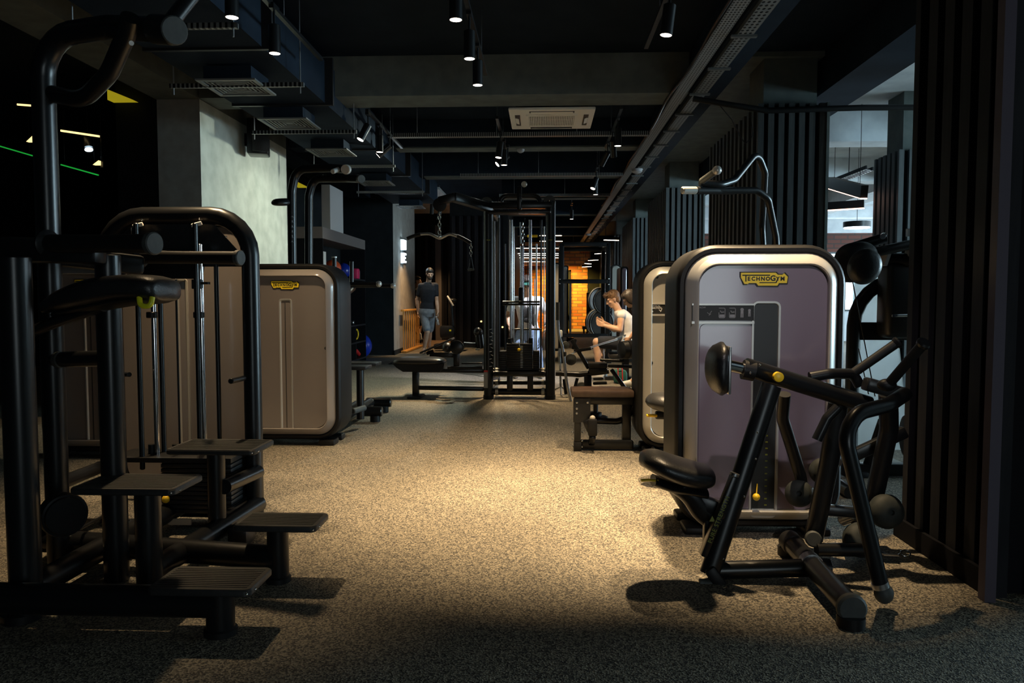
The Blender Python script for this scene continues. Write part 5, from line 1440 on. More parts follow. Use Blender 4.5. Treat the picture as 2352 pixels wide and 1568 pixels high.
MB().b2(W(1111, 868, YC - .09).x, W(1120, 868, YC - .09).x, YC - .074, YC - .0725, W(1115, 853, YC).z, W(1115, 849, YC).z).build('sticker_header', 'red', t)
m = MB()
for k in range(11): q = W(1127 + (k % 2) * 3, 756 + k * 8.5, YC - .08); m.box(q, (.03, .012, .006), rot=(0, .5 if k % 2 else -.2, 0))
m.build('rope_hook_row', 'steel', t)
for s in (1122, 1264): q = W(s, 551, YC - .07); MB().box(q, (.045, .01, .012)).build('yellow_mark', 'yelprint', t)

# left bench of the station: seat, beam, rollers
YL = 9.2
t = thing('pulldown_bench', (W(980, 850, YL).x, YL, 0), 'black padded low bench with knee rollers left of the cable station', 'bench')
a, b_ = W(906, 838, YL), W(1024, 838, YL)
cushion(((a.x + b_.x) / 2, YL, a.z + .045), (1, 0, 0), (0, 1, 0), (0, 0, 1), (b_.x - a.x) / 2, .17, .085, 5).build('seat_pad', 'leather', t, sharp=60)
rings = []
for zz, k0, k1 in ((a.z + .03, 0, 0), (a.z - .02, .05, .01), (a.z - .07, .13, .06)):
    rings.append([(a.x + k0, YL - .14, zz), (b_.x - k1, YL - .14, zz), (b_.x - k1, YL + .14, zz), (a.x + k0, YL + .14, zz)])
MB().loft(rings).build('pad_shell', 'rubber', t)
q = W(955, 852, YL); R3((q.x, YL, 0.02), (q.x, YL, q.z), .08, .08, 'leg', up=(0, 1, 0))
MB().box((q.x, YL, .012), (.16, .34, .024), bev=.006).build('foot', 'rubber', t)
R3(W(950, 850, YL), W(1112, 851, YL), .07, .05, 'beam'); R3(W(962, 890, YL), W(1112, 893, YL), .06, .05, 'lower_beam')
C3(W(1028, 844, YL - .06), W(1108, 844, YL - .06), .018, 'side_tube'); C3(W(1060, 834, YL + .1), W(1108, 834, YL + .1), .012, 'side_tube')
R3(W(1049, 848, YL), W(1049, 800, YL), .075, .075, 'roller_post', up=(0, 1, 0))
MB().lathe(W(1050, 797, YL - .12), (0, -1, 0), [(0, .07), (.004, .082), (.05, .082), (.056, .07)], 28).build('side_disc', 'black', t)
MB().sph(W(1027, 798, YL - .1), (.062, .062, .062), 24, 16).build('knee_roller', 'leather', t)
C3(W(1064, 791, YL), W(1095, 793, YL), .034, 'roller_tube', 'leather', bev=.01)
MB().sph(W(1098, 762, YL), .055, 24, 16).build('knee_roller', 'leather', t); C3(W(1100, 768, YL), W(1104, 800, YL), .05, 'roller_arm')
R3(W(968, 809, YL + .3), W(1041, 777, YL + .3), .30, .025, 'foot_plate', 'blacktex')
R3(W(988, 815, YL + .2), W(1046, 815, YL + .2), .12, .06, 'plate_bracket'); C3(W(980, 812, YL + .2), W(996, 806, YL + .2), .022, 'bracket_bolt')
C3(W(1092, 802, YL - .1), W(1102, 802, YL - .1), .011, 'peg', 'steel')
t = thing('rubber_mat', FL(940, 832), 'black ridged rubber mat on the floor behind the low bench', 'mat')
a = FL(918, 826); MB().b2(a.x, a.x + .72, 13.8, 14.5, 0, .02).build('mat_base', 'rubber', t)
m = MB()
for k in range(12): m.b2(a.x + .03 + k * .057, a.x + .055 + k * .057, 13.82, 14.48, .021, .034)
m.build('mat_ridges', 'rubber', t)

# low-row unit on the right of the station
YR = 9.3
t = thing('low_row_bench', (W(1350, 850, YR).x, YR, 0), 'black low cable row unit with pulleys right of the cable station', 'cable machine')
MB().tube([W(1276, 857, YR), W(1318, 859, YR), W(1330, 860, YR), W(1398, 852, YR)], .034, rad=.1).build('main_tube', 'black', t)
R3(W(1352, 838, YR), W(1394, 838, YR), .2, .06, 'foot_rest', 'blacktex'); R3(W(1352, 850, YR - .05), W(1394, 850, YR - .05), .1, .05, 'seat_rail')
R3(W(1350, 862, YR), W(1350, 908, YR), .09, .09, 'leg', up=(0, 1, 0)); q = W(1350, 906, YR); MB().box((q.x, YR, .02), (.2, .3, .04), bev=.01).build('foot', 'rubber', t)
R3(W(1362, 894, YR), W(1428, 894, YR), .07, .035, 'base_tube'); R3(W(1362, 880, YR + .2), W(1394, 879, YR + .2), .06, .035, 'base_tube'); R3(W(1362, 870, YR + .5), W(1386, 869, YR + .5), .06, .03, 'base_tube')
R3(W(1313, 780, YR + .1), W(1352, 846, YR + .1), .04, .05, 'strut'); R3(W(1404, 848, YR), W(1436, 892, YR), .03, .05, 'strut'); R3(W(1316, 802, YR + .1), W(1322, 778, YR + .1), .03, .04, 'strut')
R3(W(1318, 806, YR + .1), W(1358, 800, YR + .1), .05, .04, 'strut')
C3(W(1378, 826, YR - .1), W(1434, 829, YR - .1), .018, 'side_bar')
R3(W(1396, 840, YR), W(1460, 842, YR), .06, .04, 'seat_beam')
def pulley(px, py, Y, r, nm='pulley'):
    q = W(px, py, Y); MB().lathe(q + V((0, -.03, 0)), (0, 1, 0), [(-.004, .02), (0, .03), (.001, r * .93), (.006, r), (.018, r * .86), (.04, r * .86), (.052, r), (.056, r * .93), (.06, .02)], 28).build(nm, 'greyrubber', t)
pulley(1299, 792, YR + .4, .047); pulley(1311, 825, YR - .1, .070)
pulley(1335, 888, YR + .1, .06)
MB().lathe(W(1442, 803, YR - .1), (1, .5, 0), [(-.1, .06), (-.09, .10), (-.03, .112), (-.025, .095), (-.015, .112), (.05, .112), (.08, .09)], 28).build('roller_pad', 'leather', t)
C3(W(1296, 870, YR), W(1300, 905, YR), .022, 'rear_leg'); C3(W(1326, 868, YR), W(1318, 900, YR), .02, 'rear_leg')
# row cable with handle line running to the seated man
t2 = thing('row_cable', W(1380, 790, YR + 1), 'thin twin steel cables running up to the seated man from the low pulley', 'cable')
MB().cyl(W(1312, 812, YR - .05), W(1418, 780, 10.9), .005, seg=6).cyl(W(1318, 808, YR), W(1418, 777, 10.9), .005, seg=6).build('cable', 'steel', t2)
MB().tube([W(1412, 782, 10.9), W(1428, 774, 11.1), W(1455, 769, 11.3)], .012, seg=8).tube([W(1412, 778, 10.9), W(1430, 771, 11.1), W(1454, 765, 11.3)], .012, seg=8).build('rope_handle', 'greyrubber', t2)
t2 = thing('curved_bar', FL(1312, 925), 'tall pale bent bar leaning beside the right upright of the cable station', 'bar')
MB().tube([W(x, y, 8.9) for x, y in smoothpath([(1281, 694), (1281, 735), (1284, 770), (1291, 795), (1296, 830), (1299, 860), (1305, 895), (1311, 921)])], .017, seg=12).build('bar', 'steel', t2)
MB().tube([W(1281, 694, 8.9), W(1281, 735, 8.9)], .022, seg=12).build('knurled_grip', 'greyrubber', t2)
MB().cyl(W(1297, 808, 8.9), W(1297, 818, 8.9), .022).build('collar', 'greyrubber', t2)
t2 = thing('thin_stand', (W(1286, 880, 9.5).x, 9.5, 0), 'thin chrome stand with splayed feet right of the cable station', 'stand')
qa = W(1284, 800, 9.5); qb = W(1288, 884, 9.5)
MB().cyl((qb.x, 9.5, .1), (qb.x - .02, 9.5, qa.z), .014).build('pole', 'chrome', t2)
for dx, dy in ((.15, .05), (-.15, .05), (0, -.16)): MB().cyl((qb.x, 9.5, .1), (qb.x + dx, 9.5 + dy, .012), .01).build('leg', 'chrome', t2)
MB().box(W(1287, 766, 9.5), (.05, .05, .09), bev=.015).build('head', 'white', t2)

# flat bench in front
YN = 5.98
t = thing('flat_bench', (W(1390, 1000, YN).x, YN, 0), 'long flat bench with brown black pad in front of the pale machine', 'bench')
a = W(1313, 909, YN - .05); b_ = W(1457, 909, YN)
MB().box(((a.x + b_.x) / 2, YN + .13, a.z + .012), (b_.x - a.x, .32, .055), bev=.014).build('pad', 'benchpad', t)
R3(W(1318, 917, YN + .1), (b_.x, YN + .1, W(1318, 917, YN + .1).z), .10, .07, 'beam')
q = W(1327, 920, YN); R3((q.x, YN + .02, .06), (q.x, YN + .02, q.z - .0), .052, .052, 'front_leg', up=(0, 1, 0), bev=.004)
MB().b2(q.x - .035, q.x + .10, YN - .01, YN, q.z - .17, q.z + .02).build('gusset_plate', 'black', t)
MB().box((q.x, YN + .02, .035), (.06, .08, .07), bev=.004).build('front_foot', 'rubber', t)
for px, py in ((1325, 924), (1350, 924), (1325, 938), (1325, 949)): MB().lathe(W(px, py, YN - .012), (0, 1, 0), [(0, .006), (.003, .011), (.008, .011)], 12).build('bolt', 'steel', t)
for px, py in ((1315, 993), (1337, 993), (1315, 1009), (1337, 1012), (1315, 1025), (1337, 1026)): MB().sph(W(px, py, YN - .01), .008, 8, 6).build('side_bolt', 'chrome', t)
R3((q.x, YN + .05, .045), (b_.x, YN + .05, .045), .07, .07, 'base_tube', 'black')
R3((b_.x - .05, YN + .1, .05), (b_.x - .05, YN + .1, W(1318, 917, YN + .1).z), .07, .07, 'rear_leg', up=(0, 1, 0))
MB().tube(P3([(1340, 965, YN + .15), (1425, 968, YN + .15), (1447, 950, YN + .15), (1454, 930, YN + .15)]), .026, rad=.2, seg=14).build('curved_strut', 'black', t)
t2 = thing('weight_plate_pair', W(1370, 965, YN + .25), 'two stacked round black plates lying under the flat bench beam', 'weight plate')
qq = W(1368, 958, YN + .25)
MB().lathe(qq + V((0, 0, -.03)), (0, 0, 1), [(0, .095), (.004, .1), (.036, .1), (.04, .095)], 28).build('large_plate', 'rubber', t2)
MB().lathe(qq + V((-.02, 0, .011)), (0, 0, 1), [(0, .065), (.004, .07), (.028, .07), (.032, .06)], 28).build('small_plate', 'rubber', t2)
MB().cyl(qq + V((0, 0, -.05)), qq + V((0, 0, .12)), .02).build('plate_peg', 'black', t2)
R3(W(1345, 965, YN - .02), W(1357, 992, YN - .02), .03, .05, 'pop_strut'); R3(W(1361, 962, YN - .1), W(1361, 1000, YN - .1), .07, .06, 'slide_block', 'rubber', up=(0, 1, 0))
MB().sph(W(1361, 960, YN - .1), .022).build('block_knob', 'putty', t)
R3((W(1361, 1000, YN - .1).x, YN - .1, W(1361, 1000, YN - .1).z), (W(1361, 1000, YN - .1).x, YN + .05, .05), .05, .05, 'block_link')

# ================================================================== FAR EQUIPMENT
YK = 14.5
t = thing('power_rack', (W(1343, 770, YK).x, YK, 0), 'black power rack frame in front of the far brick wall', 'rack')
xa, xb = W(1290, 700, YK).x, W(1396, 700, YK).x; zt = W(1340, 558, YK).z
for x in (xa, xb):
    for y in (YK, YK + 1.2): R3((x, y, 0), (x, y, zt), .08, .08, 'post', up=(0, 1, 0), par=t)
for (yy, wdt, ht) in ((561, .08, .08), (646, .09, .08), (770, .09, .07)):
    z = W(1340, yy, YK).z; R3((xa, YK, z), (xb, YK, z), wdt, ht, 'cross_beam', par=t)
z = zt - .04
R3((xa, YK + 1.2, z), (xb, YK + 1.2, z), .08, .08, 'cross_beam', par=t)
for x in (xa, xb): R3((x, YK, z), (x, YK + 1.2, z), .08, .08, 'side_beam', par=t); R3((x, YK - .3, .04), (x, YK + 1.5, .04), .1, .08, 'base_runner', par=t)
for px, yy in ((1286, 641), (1286, 651), (1398, 640), (1398, 653)): MB().sph(W(px, yy, YK - .06), .016, 8, 6).build('bolt', 'chrome', t)
for (px, py, r, Y, lb) in ((1386, 692, .26, 16.3, 'big black rimmed weight plate, upper one beside the yellow brick'), (1381, 743, .30, 16.3, 'big black rimmed weight plate, lower one beside the yellow brick'), (1376, 690, .30, 17.2, 'black weight plate behind the upper one, showing as a thin rim'), (1371, 740, .30, 17.0, 'black weight plate behind the lower one, showing as a thin rim')):
    q = W(px, py, Y); t2 = thing('weight_plate', q, lb, 'weight plate')
    ax = (.55, -1, 0)
    MB().lathe(q, ax, [(-.03, r * .3), (-.03, r * .97), (-.02, r), (.02, r), (.03, r * .97), (.03, r * .88), (.015, r * .84), (.015, r * .3)], 36).build('disc', 'rubber', t2)
    MB().lathe(q, ax, [(.028, r * .93), (.033, r * .95), (.036, r * .97), (.028, r)], 36).build('rim', 'silver', t2)
    MB().lathe(q, ax, [(-.05, .03), (.05, .03)], 16).build('hub', 'steel', t2)
t = thing('plate_tree', (W(1392, 740, 16.7).x, 16.7, 0), 'dark upright peg stand holding the big weight plates', 'plate stand')
x = W(1400, 740, 16.7).x
MB().b2(x - .05, x + .05, 16.65, 16.75, 0, 1.9).build('post', 'slat', t); MB().b2(x - .3, x + .3, 16.5, 16.9, 0, .06).build('base', 'black', t)
for z in (1.16, .72): MB().cyl((x, 16.7, z), (x - .25, 16.4, z), .024).build('peg', 'steel', t)
# cabinets seen end-on in the far hall
def farbox(px0, px1, py0, py1, Y, dep, mt, label, rim=True, name='weight_machine'):
    a, b_ = W(px0, py1, Y), W(px1, py0, Y); t = thing(name, ((a.x + b_.x) / 2, Y, 0), label, 'weight machine')
    z0 = .05
    slab(a.x, b_.x, z0, b_.z, min(.12, (b_.x - a.x) * .45), Y, Y + dep, .02, 5).build('cover', mt, t)
    if rim: ringloft(a.x - .03, b_.x + .03, z0 - .03, b_.z + .03, min(.14, (b_.x - a.x) * .5), [(0, Y + .02), (0, Y + dep), (.035, Y + dep), (.035, Y + .02)], 5).build('rubber_rim', 'rubber', t)
    MB().b2(a.x, b_.x, Y + .05, Y + .2, 0, z0 + .01).build('foot', 'rubber', t)
    return t
farbox(1271, 1285, 606, 745, 17.5, .8, 'putty', 'pale narrow weight machine end just right of the cable station')
farbox(1294, 1303, 612, 745, 19.5, .8, 'silver', 'silvery weight machine end behind the rack post')
farbox(1404, 1425, 610, 700, 18.2, 1.0, 'putty', 'pale machine tower right of the rack, behind the seated man')
farbox(1428, 1440, 615, 700, 16.9, .9, 'smoke', 'dark machine tower just left of the slatted column, behind the seated man')
t = thing('squat_machine', (W(1310, 745, 22).x, 22, 0), 'thin white-edged machine upright before the dark doorway', 'exercise machine')
x = W(1310, 745, 22).x
MB().b2(x - .03, x + .03, 22, 22.06, 0, 1.75).build('upright', 'white', t); MB().rectube((x, 22.03, .5), (x - .35, 22.03, 1.6), .05, .05).build('strut', 'black', t); MB().b2(x - .4, x + .1, 21.9, 22.2, 0, .08).build('base', 'black', t)
for (px, py, w_, h_, Y, mt, lb) in ((1356, 752, 36, 6, 25, 'black', 'low black bench on the far floor by the brick wall'), (1352, 712, 9, 80, 26, 'black', 'dark narrow rack of bars against the brick wall')):
    q = W(px, py + h_ / 2, Y); s = Y / 1750
    t = thing('storage_rack' if h_ > 20 else 'low_bench', (q.x, Y, 0), lb, 'rack' if h_ > 20 else 'bench')
    zt_ = W(px, py - h_ / 2, Y).z
    MB().b2(q.x - w_ * s / 2, q.x + w_ * s / 2, Y, Y + .3, max(zt_ - .1, .1) if h_ < 20 else .06, zt_).build('top' if h_ < 20 else 'frame', mt, t)
    for sx in (-.4, .4): MB().b2(q.x + sx * w_ * s - .03, q.x + sx * w_ * s + .03, Y + .1, Y + .16, 0, max(zt_ - .1, .1) if h_ < 20 else .07).build('leg', mt, t)
for (px, lb) in ((1366, 'green bottle on the far floor, left of two'), (1376, 'green bottle on the far floor, right of two')):
    q = FL(px, 772); solo(MB().lathe(q, (0, 0, 1), [(0, .045), (.22, .045), (.27, .02), (.30, .02)], 14), 'drink_bottle', 'green', lb, 'bottle', loc=q)
# dark exercise machine silhouette by the slatted wall
t = thing('exercise_bike', (W(1035, 780, 17.5).x, 17.5, 0), 'dark exercise bike standing against the slatted wall behind the man', 'exercise bike')
MB().tube([W(1041, 800, 17.5), W(1040, 745, 17.5), W(1036, 700, 17.5), W(1030, 682, 17.5)], .035, rad=.1).build('column', 'black', t)
MB().tube([W(1028, 680, 17.4), W(1034, 690, 17.3), W(1041, 702, 17.3)], .022).build('handlebar', 'putty', t)
MB().box(W(1033, 795, 17.5), (.7, .4, .12), bev=.03).build('base', 'black', t); MB().box(W(1028, 762, 17.5), (.35, .2, .3), bev=.06).build('flywheel_cover', 'black', t)
MB().box(W(1034, 759, 17.3), (.05, .02, .04), bev=.01).build('sticker', 'lime', t); MB().sph(W(1040, 690, 17.5), (.1, .12, .06)).build('console', 'black', t)
p = W(1041, 800, 17.5); MB().cyl((p.x, 17.5, 0), (p.x, 17.5, .2), .05).build('foot', 'rubber', t)
for k, (px, py, c) in enumerate(((1105, 738, 'orange'), (1154, 751, 'orange'))):
    q = W(px, py, 18.9); solo(MB().cyl(q, q + V((0, .06, 0)), .022), 'indicator_light', 'ledyel', 'tiny orange light low on the slatted wall, %s' % ('left of two' if k == 0 else 'right of two'), 'lamp', loc=q)

# ================================================================== PEOPLE
def fuse(mb, voxel, name, material, parent, smooth=4, label=None):
    me = mb.mesh('tmp'); o = bpy.data.objects.new('tmp', me); COL.objects.link(o)
    r = o.modifiers.new('r', 'REMESH'); r.mode = 'VOXEL'; r.voxel_size = voxel
    s = o.modifiers.new('s', 'SMOOTH'); s.factor = .5; s.iterations = smooth
    bpy.context.view_layer.update()
    dg = bpy.context.evaluated_depsgraph_get()
    m2 = bpy.data.meshes.new_from_object(o.evaluated_get(dg))
    bpy.data.objects.remove(o)
    org = worg(parent)
    for v in m2.vertices: v.co -= org
    for p in m2.polygons: p.use_smooth = True
    m2.name = name; m2.materials.clear(); m2.materials.append(M[material])
    ob = bpy.data.objects.new(name, m2); COL.objects.link(ob)
    if parent: ob.parent = parent
    ORG[ob.name] = org
    if label: ob['label'] = label
    return ob

def cap(m, p, rp, q, rq, seg=14):
    p, q = V(p), V(q)
    m.sph(p, rp, seg, 8); m.sph(q, rq, seg, 8)
    if (q - p).length > 1e-4: m.cyl(p, q, rp, rq, seg=seg)
def limb(m, pts, rs):
    for i in range(len(pts) - 1): cap(m, pts[i], rs[i], pts[i + 1], rs[i + 1])
def hand(m, wrist, d, n, side, curl=.5, s=1.0):
    """palm plus four unequal fingers and a side thumb. d: pointing direction, n: palm normal, side: towards the thumb"""
    d, n = V(d).normalized(), V(n).normalized(); sd = V(side); sd = (sd - d * sd.dot(d)).normalized(); w_ = V(wrist)
    for k in (-.5, -.17, .17, .5): cap(m, w_ + d * .015 * s + sd * .03 * k * s, .013 * s, w_ + d * .085 * s + sd * .062 * k * s, .012 * s, 10)
    for k, ln in ((.5, .068), (.17, .078), (-.17, .073), (-.5, .058)):
        b0 = w_ + d * .085 * s + sd * .066 * k * s
        d1 = (d + n * curl * .6).normalized(); d2 = (d + n * curl * 1.6).normalized(); d3 = (d * .6 + n * curl * 2.4).normalized()
        a = b0 + d1 * ln * .45 * s; b2_ = a + d2 * ln * .32 * s; c = b2_ + d3 * ln * .26 * s
        cap(m, b0, .0088 * s, a, .0082 * s, 8); cap(m, a, .0082 * s, b2_, .0076 * s, 8); cap(m, b2_, .0076 * s, c, .0068 * s, 8)
    b0 = w_ + d * .03 * s + sd * .032 * s; d1 = (d * .75 + sd * .7 + n * .25).normalized(); a = b0 + d1 * .038 * s; c = a + (d * .9 + sd * .15 + n * .5).normalized() * .032 * s
    cap(m, b0, .013 * s, a, .0105 * s, 8); cap(m, a, .0105 * s, c, .0085 * s, 8)
def ell(c, X, Z_, a, b_, n=22, pw=2.3):
    c, X, Z_ = V(c), V(X).normalized(), V(Z_).normalized()
    return [c + X * a * math.copysign(abs(math.cos(t_)) ** (2 / pw), math.cos(t_)) + Z_ * b_ * math.copysign(abs(math.sin(t_)) ** (2 / pw), math.sin(t_)) for t_ in [2 * PI * j / n for j in range(n)]]
def headrot(face, tilt=0):
    f = V(face).normalized(); up = V((0, 0, 1)); up = (up - f * up.dot(f)).normalized(); x = f.cross(up)
    R = Matrix((x, f, up)).transposed()
    return R
def head(m, c, R, s=1.0):
    c = V(c)
    def T(x, y, z): return c + R @ (V((x, y, z)) * s)
    m.sph(T(0, -.012, .03), (.075 * s, .094 * s, .090 * s), 24, 16, R); m.sph(T(0, .022, -.028), (.060 * s, .070 * s, .088 * s), 20, 12, R)
    m.sph(T(0, .055, -.092), (.034 * s, .034 * s, .028 * s), 14, 8, R)
    cap(m, T(0, .090, .012), .008 * s, T(0, .114, -.030), .012 * s, 8); cap(m, T(-.012, .100, -.034), .008 * s, T(.012, .100, -.034), .008 * s, 8)
    cap(m, T(-.038, .080, .022), .011 * s, T(.038, .080, .022), .011 * s, 8)
    m.sph(T(0, .086, -.062), (.024 * s, .012 * s, .006 * s), 12, 8, R); m.sph(T(0, .085, -.073), (.021 * s, .012 * s, .006 * s), 12, 8, R)
    for sx in (-1, 1): m.sph(T(sx * .076, -.004, -.008), (.010 * s, .020 * s, .032 * s), 12, 8, R); m.sph(T(sx * .038, .064, -.022), (.024 * s, .024 * s, .022 * s), 12, 8, R)
def headbits(par, c, R, s, hair, style):
    c = V(c)
    def T(x, y, z): return c + R @ (V((x, y, z)) * s)
    e = MB()
    for sx in (-1, 1): e.sph(T(sx * .030, .085, .002), (.013 * s, .008 * s, .006 * s), 12, 8, R)
    e.build('eyes', 'shoe', par)
    h = MB()
    h.sph(T(0, -.022, .052), (.087 * s, .098 * s, .090 * s), 24, 14, R); h.sph(T(0, .02, .075), (.074 * s, .072 * s, .055 * s), 20, 12, R)
    if style in ('short', 'tousled', 'beard'): h.sph(T(0, -.05, -.01), (.072 * s, .06 * s, .075 * s), 20, 12, R); h.sph(T(0, .035, .088), (.06 * s, .05 * s, .03 * s), 16, 10, R); h.sph(T(0, .030, .072), (.068 * s, .060 * s, .040 * s), 16, 10, R)
    if style == 'tousled':
        for k in range(26):
            a = random.uniform(0, 2 * PI); q = T(.065 * math.cos(a), .01 + .085 * math.sin(a), .085 + random.uniform(-.01, .03)); cap(h, q, .018 * s, q + R @ V((random.uniform(-.02, .02), random.uniform(0, .04), random.uniform(-.01, .025))), .008 * s, 8)
        h.sph(T(0, .082, .065), (.055 * s, .03 * s, .022 * s), 14, 8, R)
    if style == 'long':
        h.sph(T(0, -.06, -.02), (.085 * s, .07 * s, .10 * s), 20, 12, R); h.sph(T(0, -.09, .05), (.05, .05, .05), 16, 10, R)
        for sx in (-1, 1): h.sph(T(sx * .07, .0, .0), (.022 * s, .06 * s, .10 * s), 16, 10, R)
        h.sph(T(0, .035, .078), (.072 * s, .058 * s, .040 * s), 16, 10, R)
        cap(h, T(0, -.11, .0), .04 * s, T(.0, -.14, -.18), .018 * s)
    fuse(h, .008, 'hair', hair, par, 2)
    if style == 'beard':
        bd = MB(); bd.sph(T(0, .050, -.088), (.050 * s, .046 * s, .036 * s), 18, 12, R)
        for sx in (-1, 1): bd.sph(T(sx * .05, .02, -.06), (.018 * s, .04 * s, .045 * s), 14, 8, R)
        cap(bd, T(-.022, .098, -.052), .007 * s, T(.022, .098, -.052), .007 * s, 8)
        fuse(bd, .007, 'beard', hair, par, 2)
def shoe(par, ankle, toe, material, s=1.0):
    a, b_ = V(ankle), V(toe); m = MB(); d = (b_ - a); d.z = 0; d.normalize(); z = a.z - .085
    g = V((a.x, a.y, max(z, 0) + .001 + .03))
    cap(m, g - d * .03, .042 * s, g + d * .15, .034 * s); cap(m, g - d * .04 + V((0, 0, .02)), .038 * s, g + V((0, 0, .06)), .04 * s)
    cap(m, g + d * .05 + V((0, 0, .015)), .04, g + d * .13 + V((0, 0, 0)), .036)
    zmin = min(v.z for v in m.v)
    for v in m.v: v.z = max(v.z, g.z - .030)
    return fuse(m, .008, 'shoe', material, par, 2)

def person(label, J, face, right, hair, style, top, bottom, shoes, s=1.0, cap_=None, hands=None, sleeves=True, shorts=True, loc=None):
    """J: joint dictionary in world space. right: direction of the person's shoulder line (towards their left hand)"""
    t = thing('person', loc, label, 'person')
    X = V(right).normalized()
    up = (V(J['neck']) - V(J['pelvis'])).normalized(); X = (X - up * X.dot(up)).normalized(); F = X.cross(up).normalized()
    m = MB()
    pel, nk = V(J['pelvis']), V(J['neck']); H = (nk - pel).length
    curve = V(J.get('bulge', (0, 0, 0)))
    sec = [(-.16, .145, .10), (-.02, .165, .115), (.12, .155, .105), (.32, .135, .095), (.55, .16, .108), (.75, .175, .112), (.90, .15, .09), (1.0, .065, .060)]
    def torso(mm, g, lo=-1, hi=2):
        rings = []
        for k, a, b_ in sec:
            if lo <= k <= hi: rings.append(ell(pel + up * H * k + curve * math.sin(max(0, min(1, k)) * PI), X, F, (a + g) * s, (b_ + g) * s))
        mm.loft(rings)
    torso(m, 0)
    limb(m, [nk - up * .05, V(J['head']) - up * .03], [.058 * s, .056 * s])
    R = headrot(face); head(m, J['head'], R, s)
    for sd in 'LR':
        limb(m, [J['sh' + sd], J['el' + sd], J['wr' + sd]], [.056 * s, .042 * s, .028 * s])
        limb(m, [V(J['el' + sd]), V(J['el' + sd]).lerp(V(J['wr' + sd]), .35), J['wr' + sd]], [.040 * s, .044 * s, .027 * s])
        limb(m, [nk - up * .05, J['sh' + sd]], [.055 * s, .060 * s])
        limb(m, [J['hip' + sd], J['kn' + sd]], [.092 * s, .060 * s])
        kn, an = V(J['kn' + sd]), V(J['an' + sd])
        limb(m, [kn, kn.lerp(an, .3), an], [.054 * s, .058 * s, .036 * s])
        limb(m, [an, V(J['to' + sd])], [.036 * s, .028 * s])
        hd = (hands or {}).get(sd)
        wr = V(J['wr' + sd]); fd = (wr - V(J['el' + sd])).normalized()
        if hd: hand(m, wr, hd[0], hd[1], hd[2], hd[3], s)
        else: hand(m, wr, fd, -X if sd == 'L' else X, F, .5, s)
    fuse(m, .0085, 'body', 'skin', t, 2)
    headbits(t, J['head'], R, s, hair, style)
    # clothing
    c = MB(); torso(c, .016, -.05 if shorts else .0, 1.0)
    for sd in 'LR':
        limb(c, [nk - up * .062, J['sh' + sd]], [.060 * s, .072 * s])
        if sleeves: e = V(J['sh' + sd]).lerp(V(J['el' + sd]), .62); limb(c, [J['sh' + sd], e], [.070 * s, .060 * s])
    fuse(c, .011, 'shirt', top, t, 3)
    c = MB()
    rings = [ell(pel + up * H * k, X, F, (a + .022) * s, (b_ + .022) * s) for k, a, b_ in sec[:3]]; c.loft(rings)
    for sd in 'LR':
        hip, kn, an = V(J['hip' + sd]), V(J['kn' + sd]), V(J['an' + sd])
        if shorts: limb(c, [hip, hip.lerp(kn, .82)], [.108 * s, .092 * s])
        else: limb(c, [hip, kn, kn.lerp(an, .95)], [.108 * s, .080 * s, .066 * s])
    fuse(c, .011, 'shorts' if shorts else 'trousers', bottom, t, 3)
    for sd in 'LR': shoe(t, J['an' + sd], J['to' + sd], shoes, s)
    if cap_:
        h = MB(); h.sph(V(J['head']) + R @ V((0, -.012, .058)) * s, (.088 * s, .1 * s, .075 * s), 24, 14, R)
        cc = V(J['head']); h.sph(cc + R @ V((0, .10, .045)) * s, (.06 * s, .06 * s, .010), 16, 8, R)
        fuse(h, .008, 'cap', cap_, t, 2)
    return t, R

def w3(*q): return W(*q)
# 1 man in a black T-shirt standing with a water bottle
Y = 16.6
J = dict(pelvis=w3(981, 717, Y), neck=w3(984, 648, Y), head=w3(987, 629, Y - .05), shL=w3(1000, 656, Y), elL=w3(1003, 690, Y - .02), wrL=w3(1006, 716, Y - .12), shR=w3(967, 657, Y), elR=w3(958, 689, Y + .05), wrR=w3(960, 715, Y + .05),
         hipL=w3(989, 722, Y), knL=w3(987, 762, Y + .15), anL=w3(985, 798, Y + .45), toL=w3(987, 803, Y + .28), hipR=w3(975, 722, Y), knR=w3(981, 762, Y - .12), anR=w3(974, 801, Y - .05), toR=w3(972, 809, Y - .25))
person('bearded man in black T-shirt and grey shorts holding a water bottle', J, (.35, -1, -.28), (1, -.15, 0), 'hairdark', 'beard', 'tee', 'greyshort', 'shoe', .98, loc=FL(978, 812), hands={'L': ((0, -.15, -1), (-1, -.2, 0), (0, -1, 0), .8), 'R': ((0, 0, -1), (1, 0, 0), (0, -1, 0), .4)})
q = w3(1004, 736, Y - .2)
t = thing('water_bottle', q, 'clear plastic water bottle in the hand of the bearded man', 'bottle')
d = V((-.25, 0, 1)).normalized()
MB().lathe(q - d * .10, d, [(0, .028), (.005, .032), (.06, .031), (.07, .028), (.09, .031), (.13, .031), (.165, .013), (.18, .013)], 18).build('bottle_body', 'bottle', t)
MB().lathe(q + d * .08, d, [(0, .016), (.018, .016)], 14).build('cap', 'white', t)
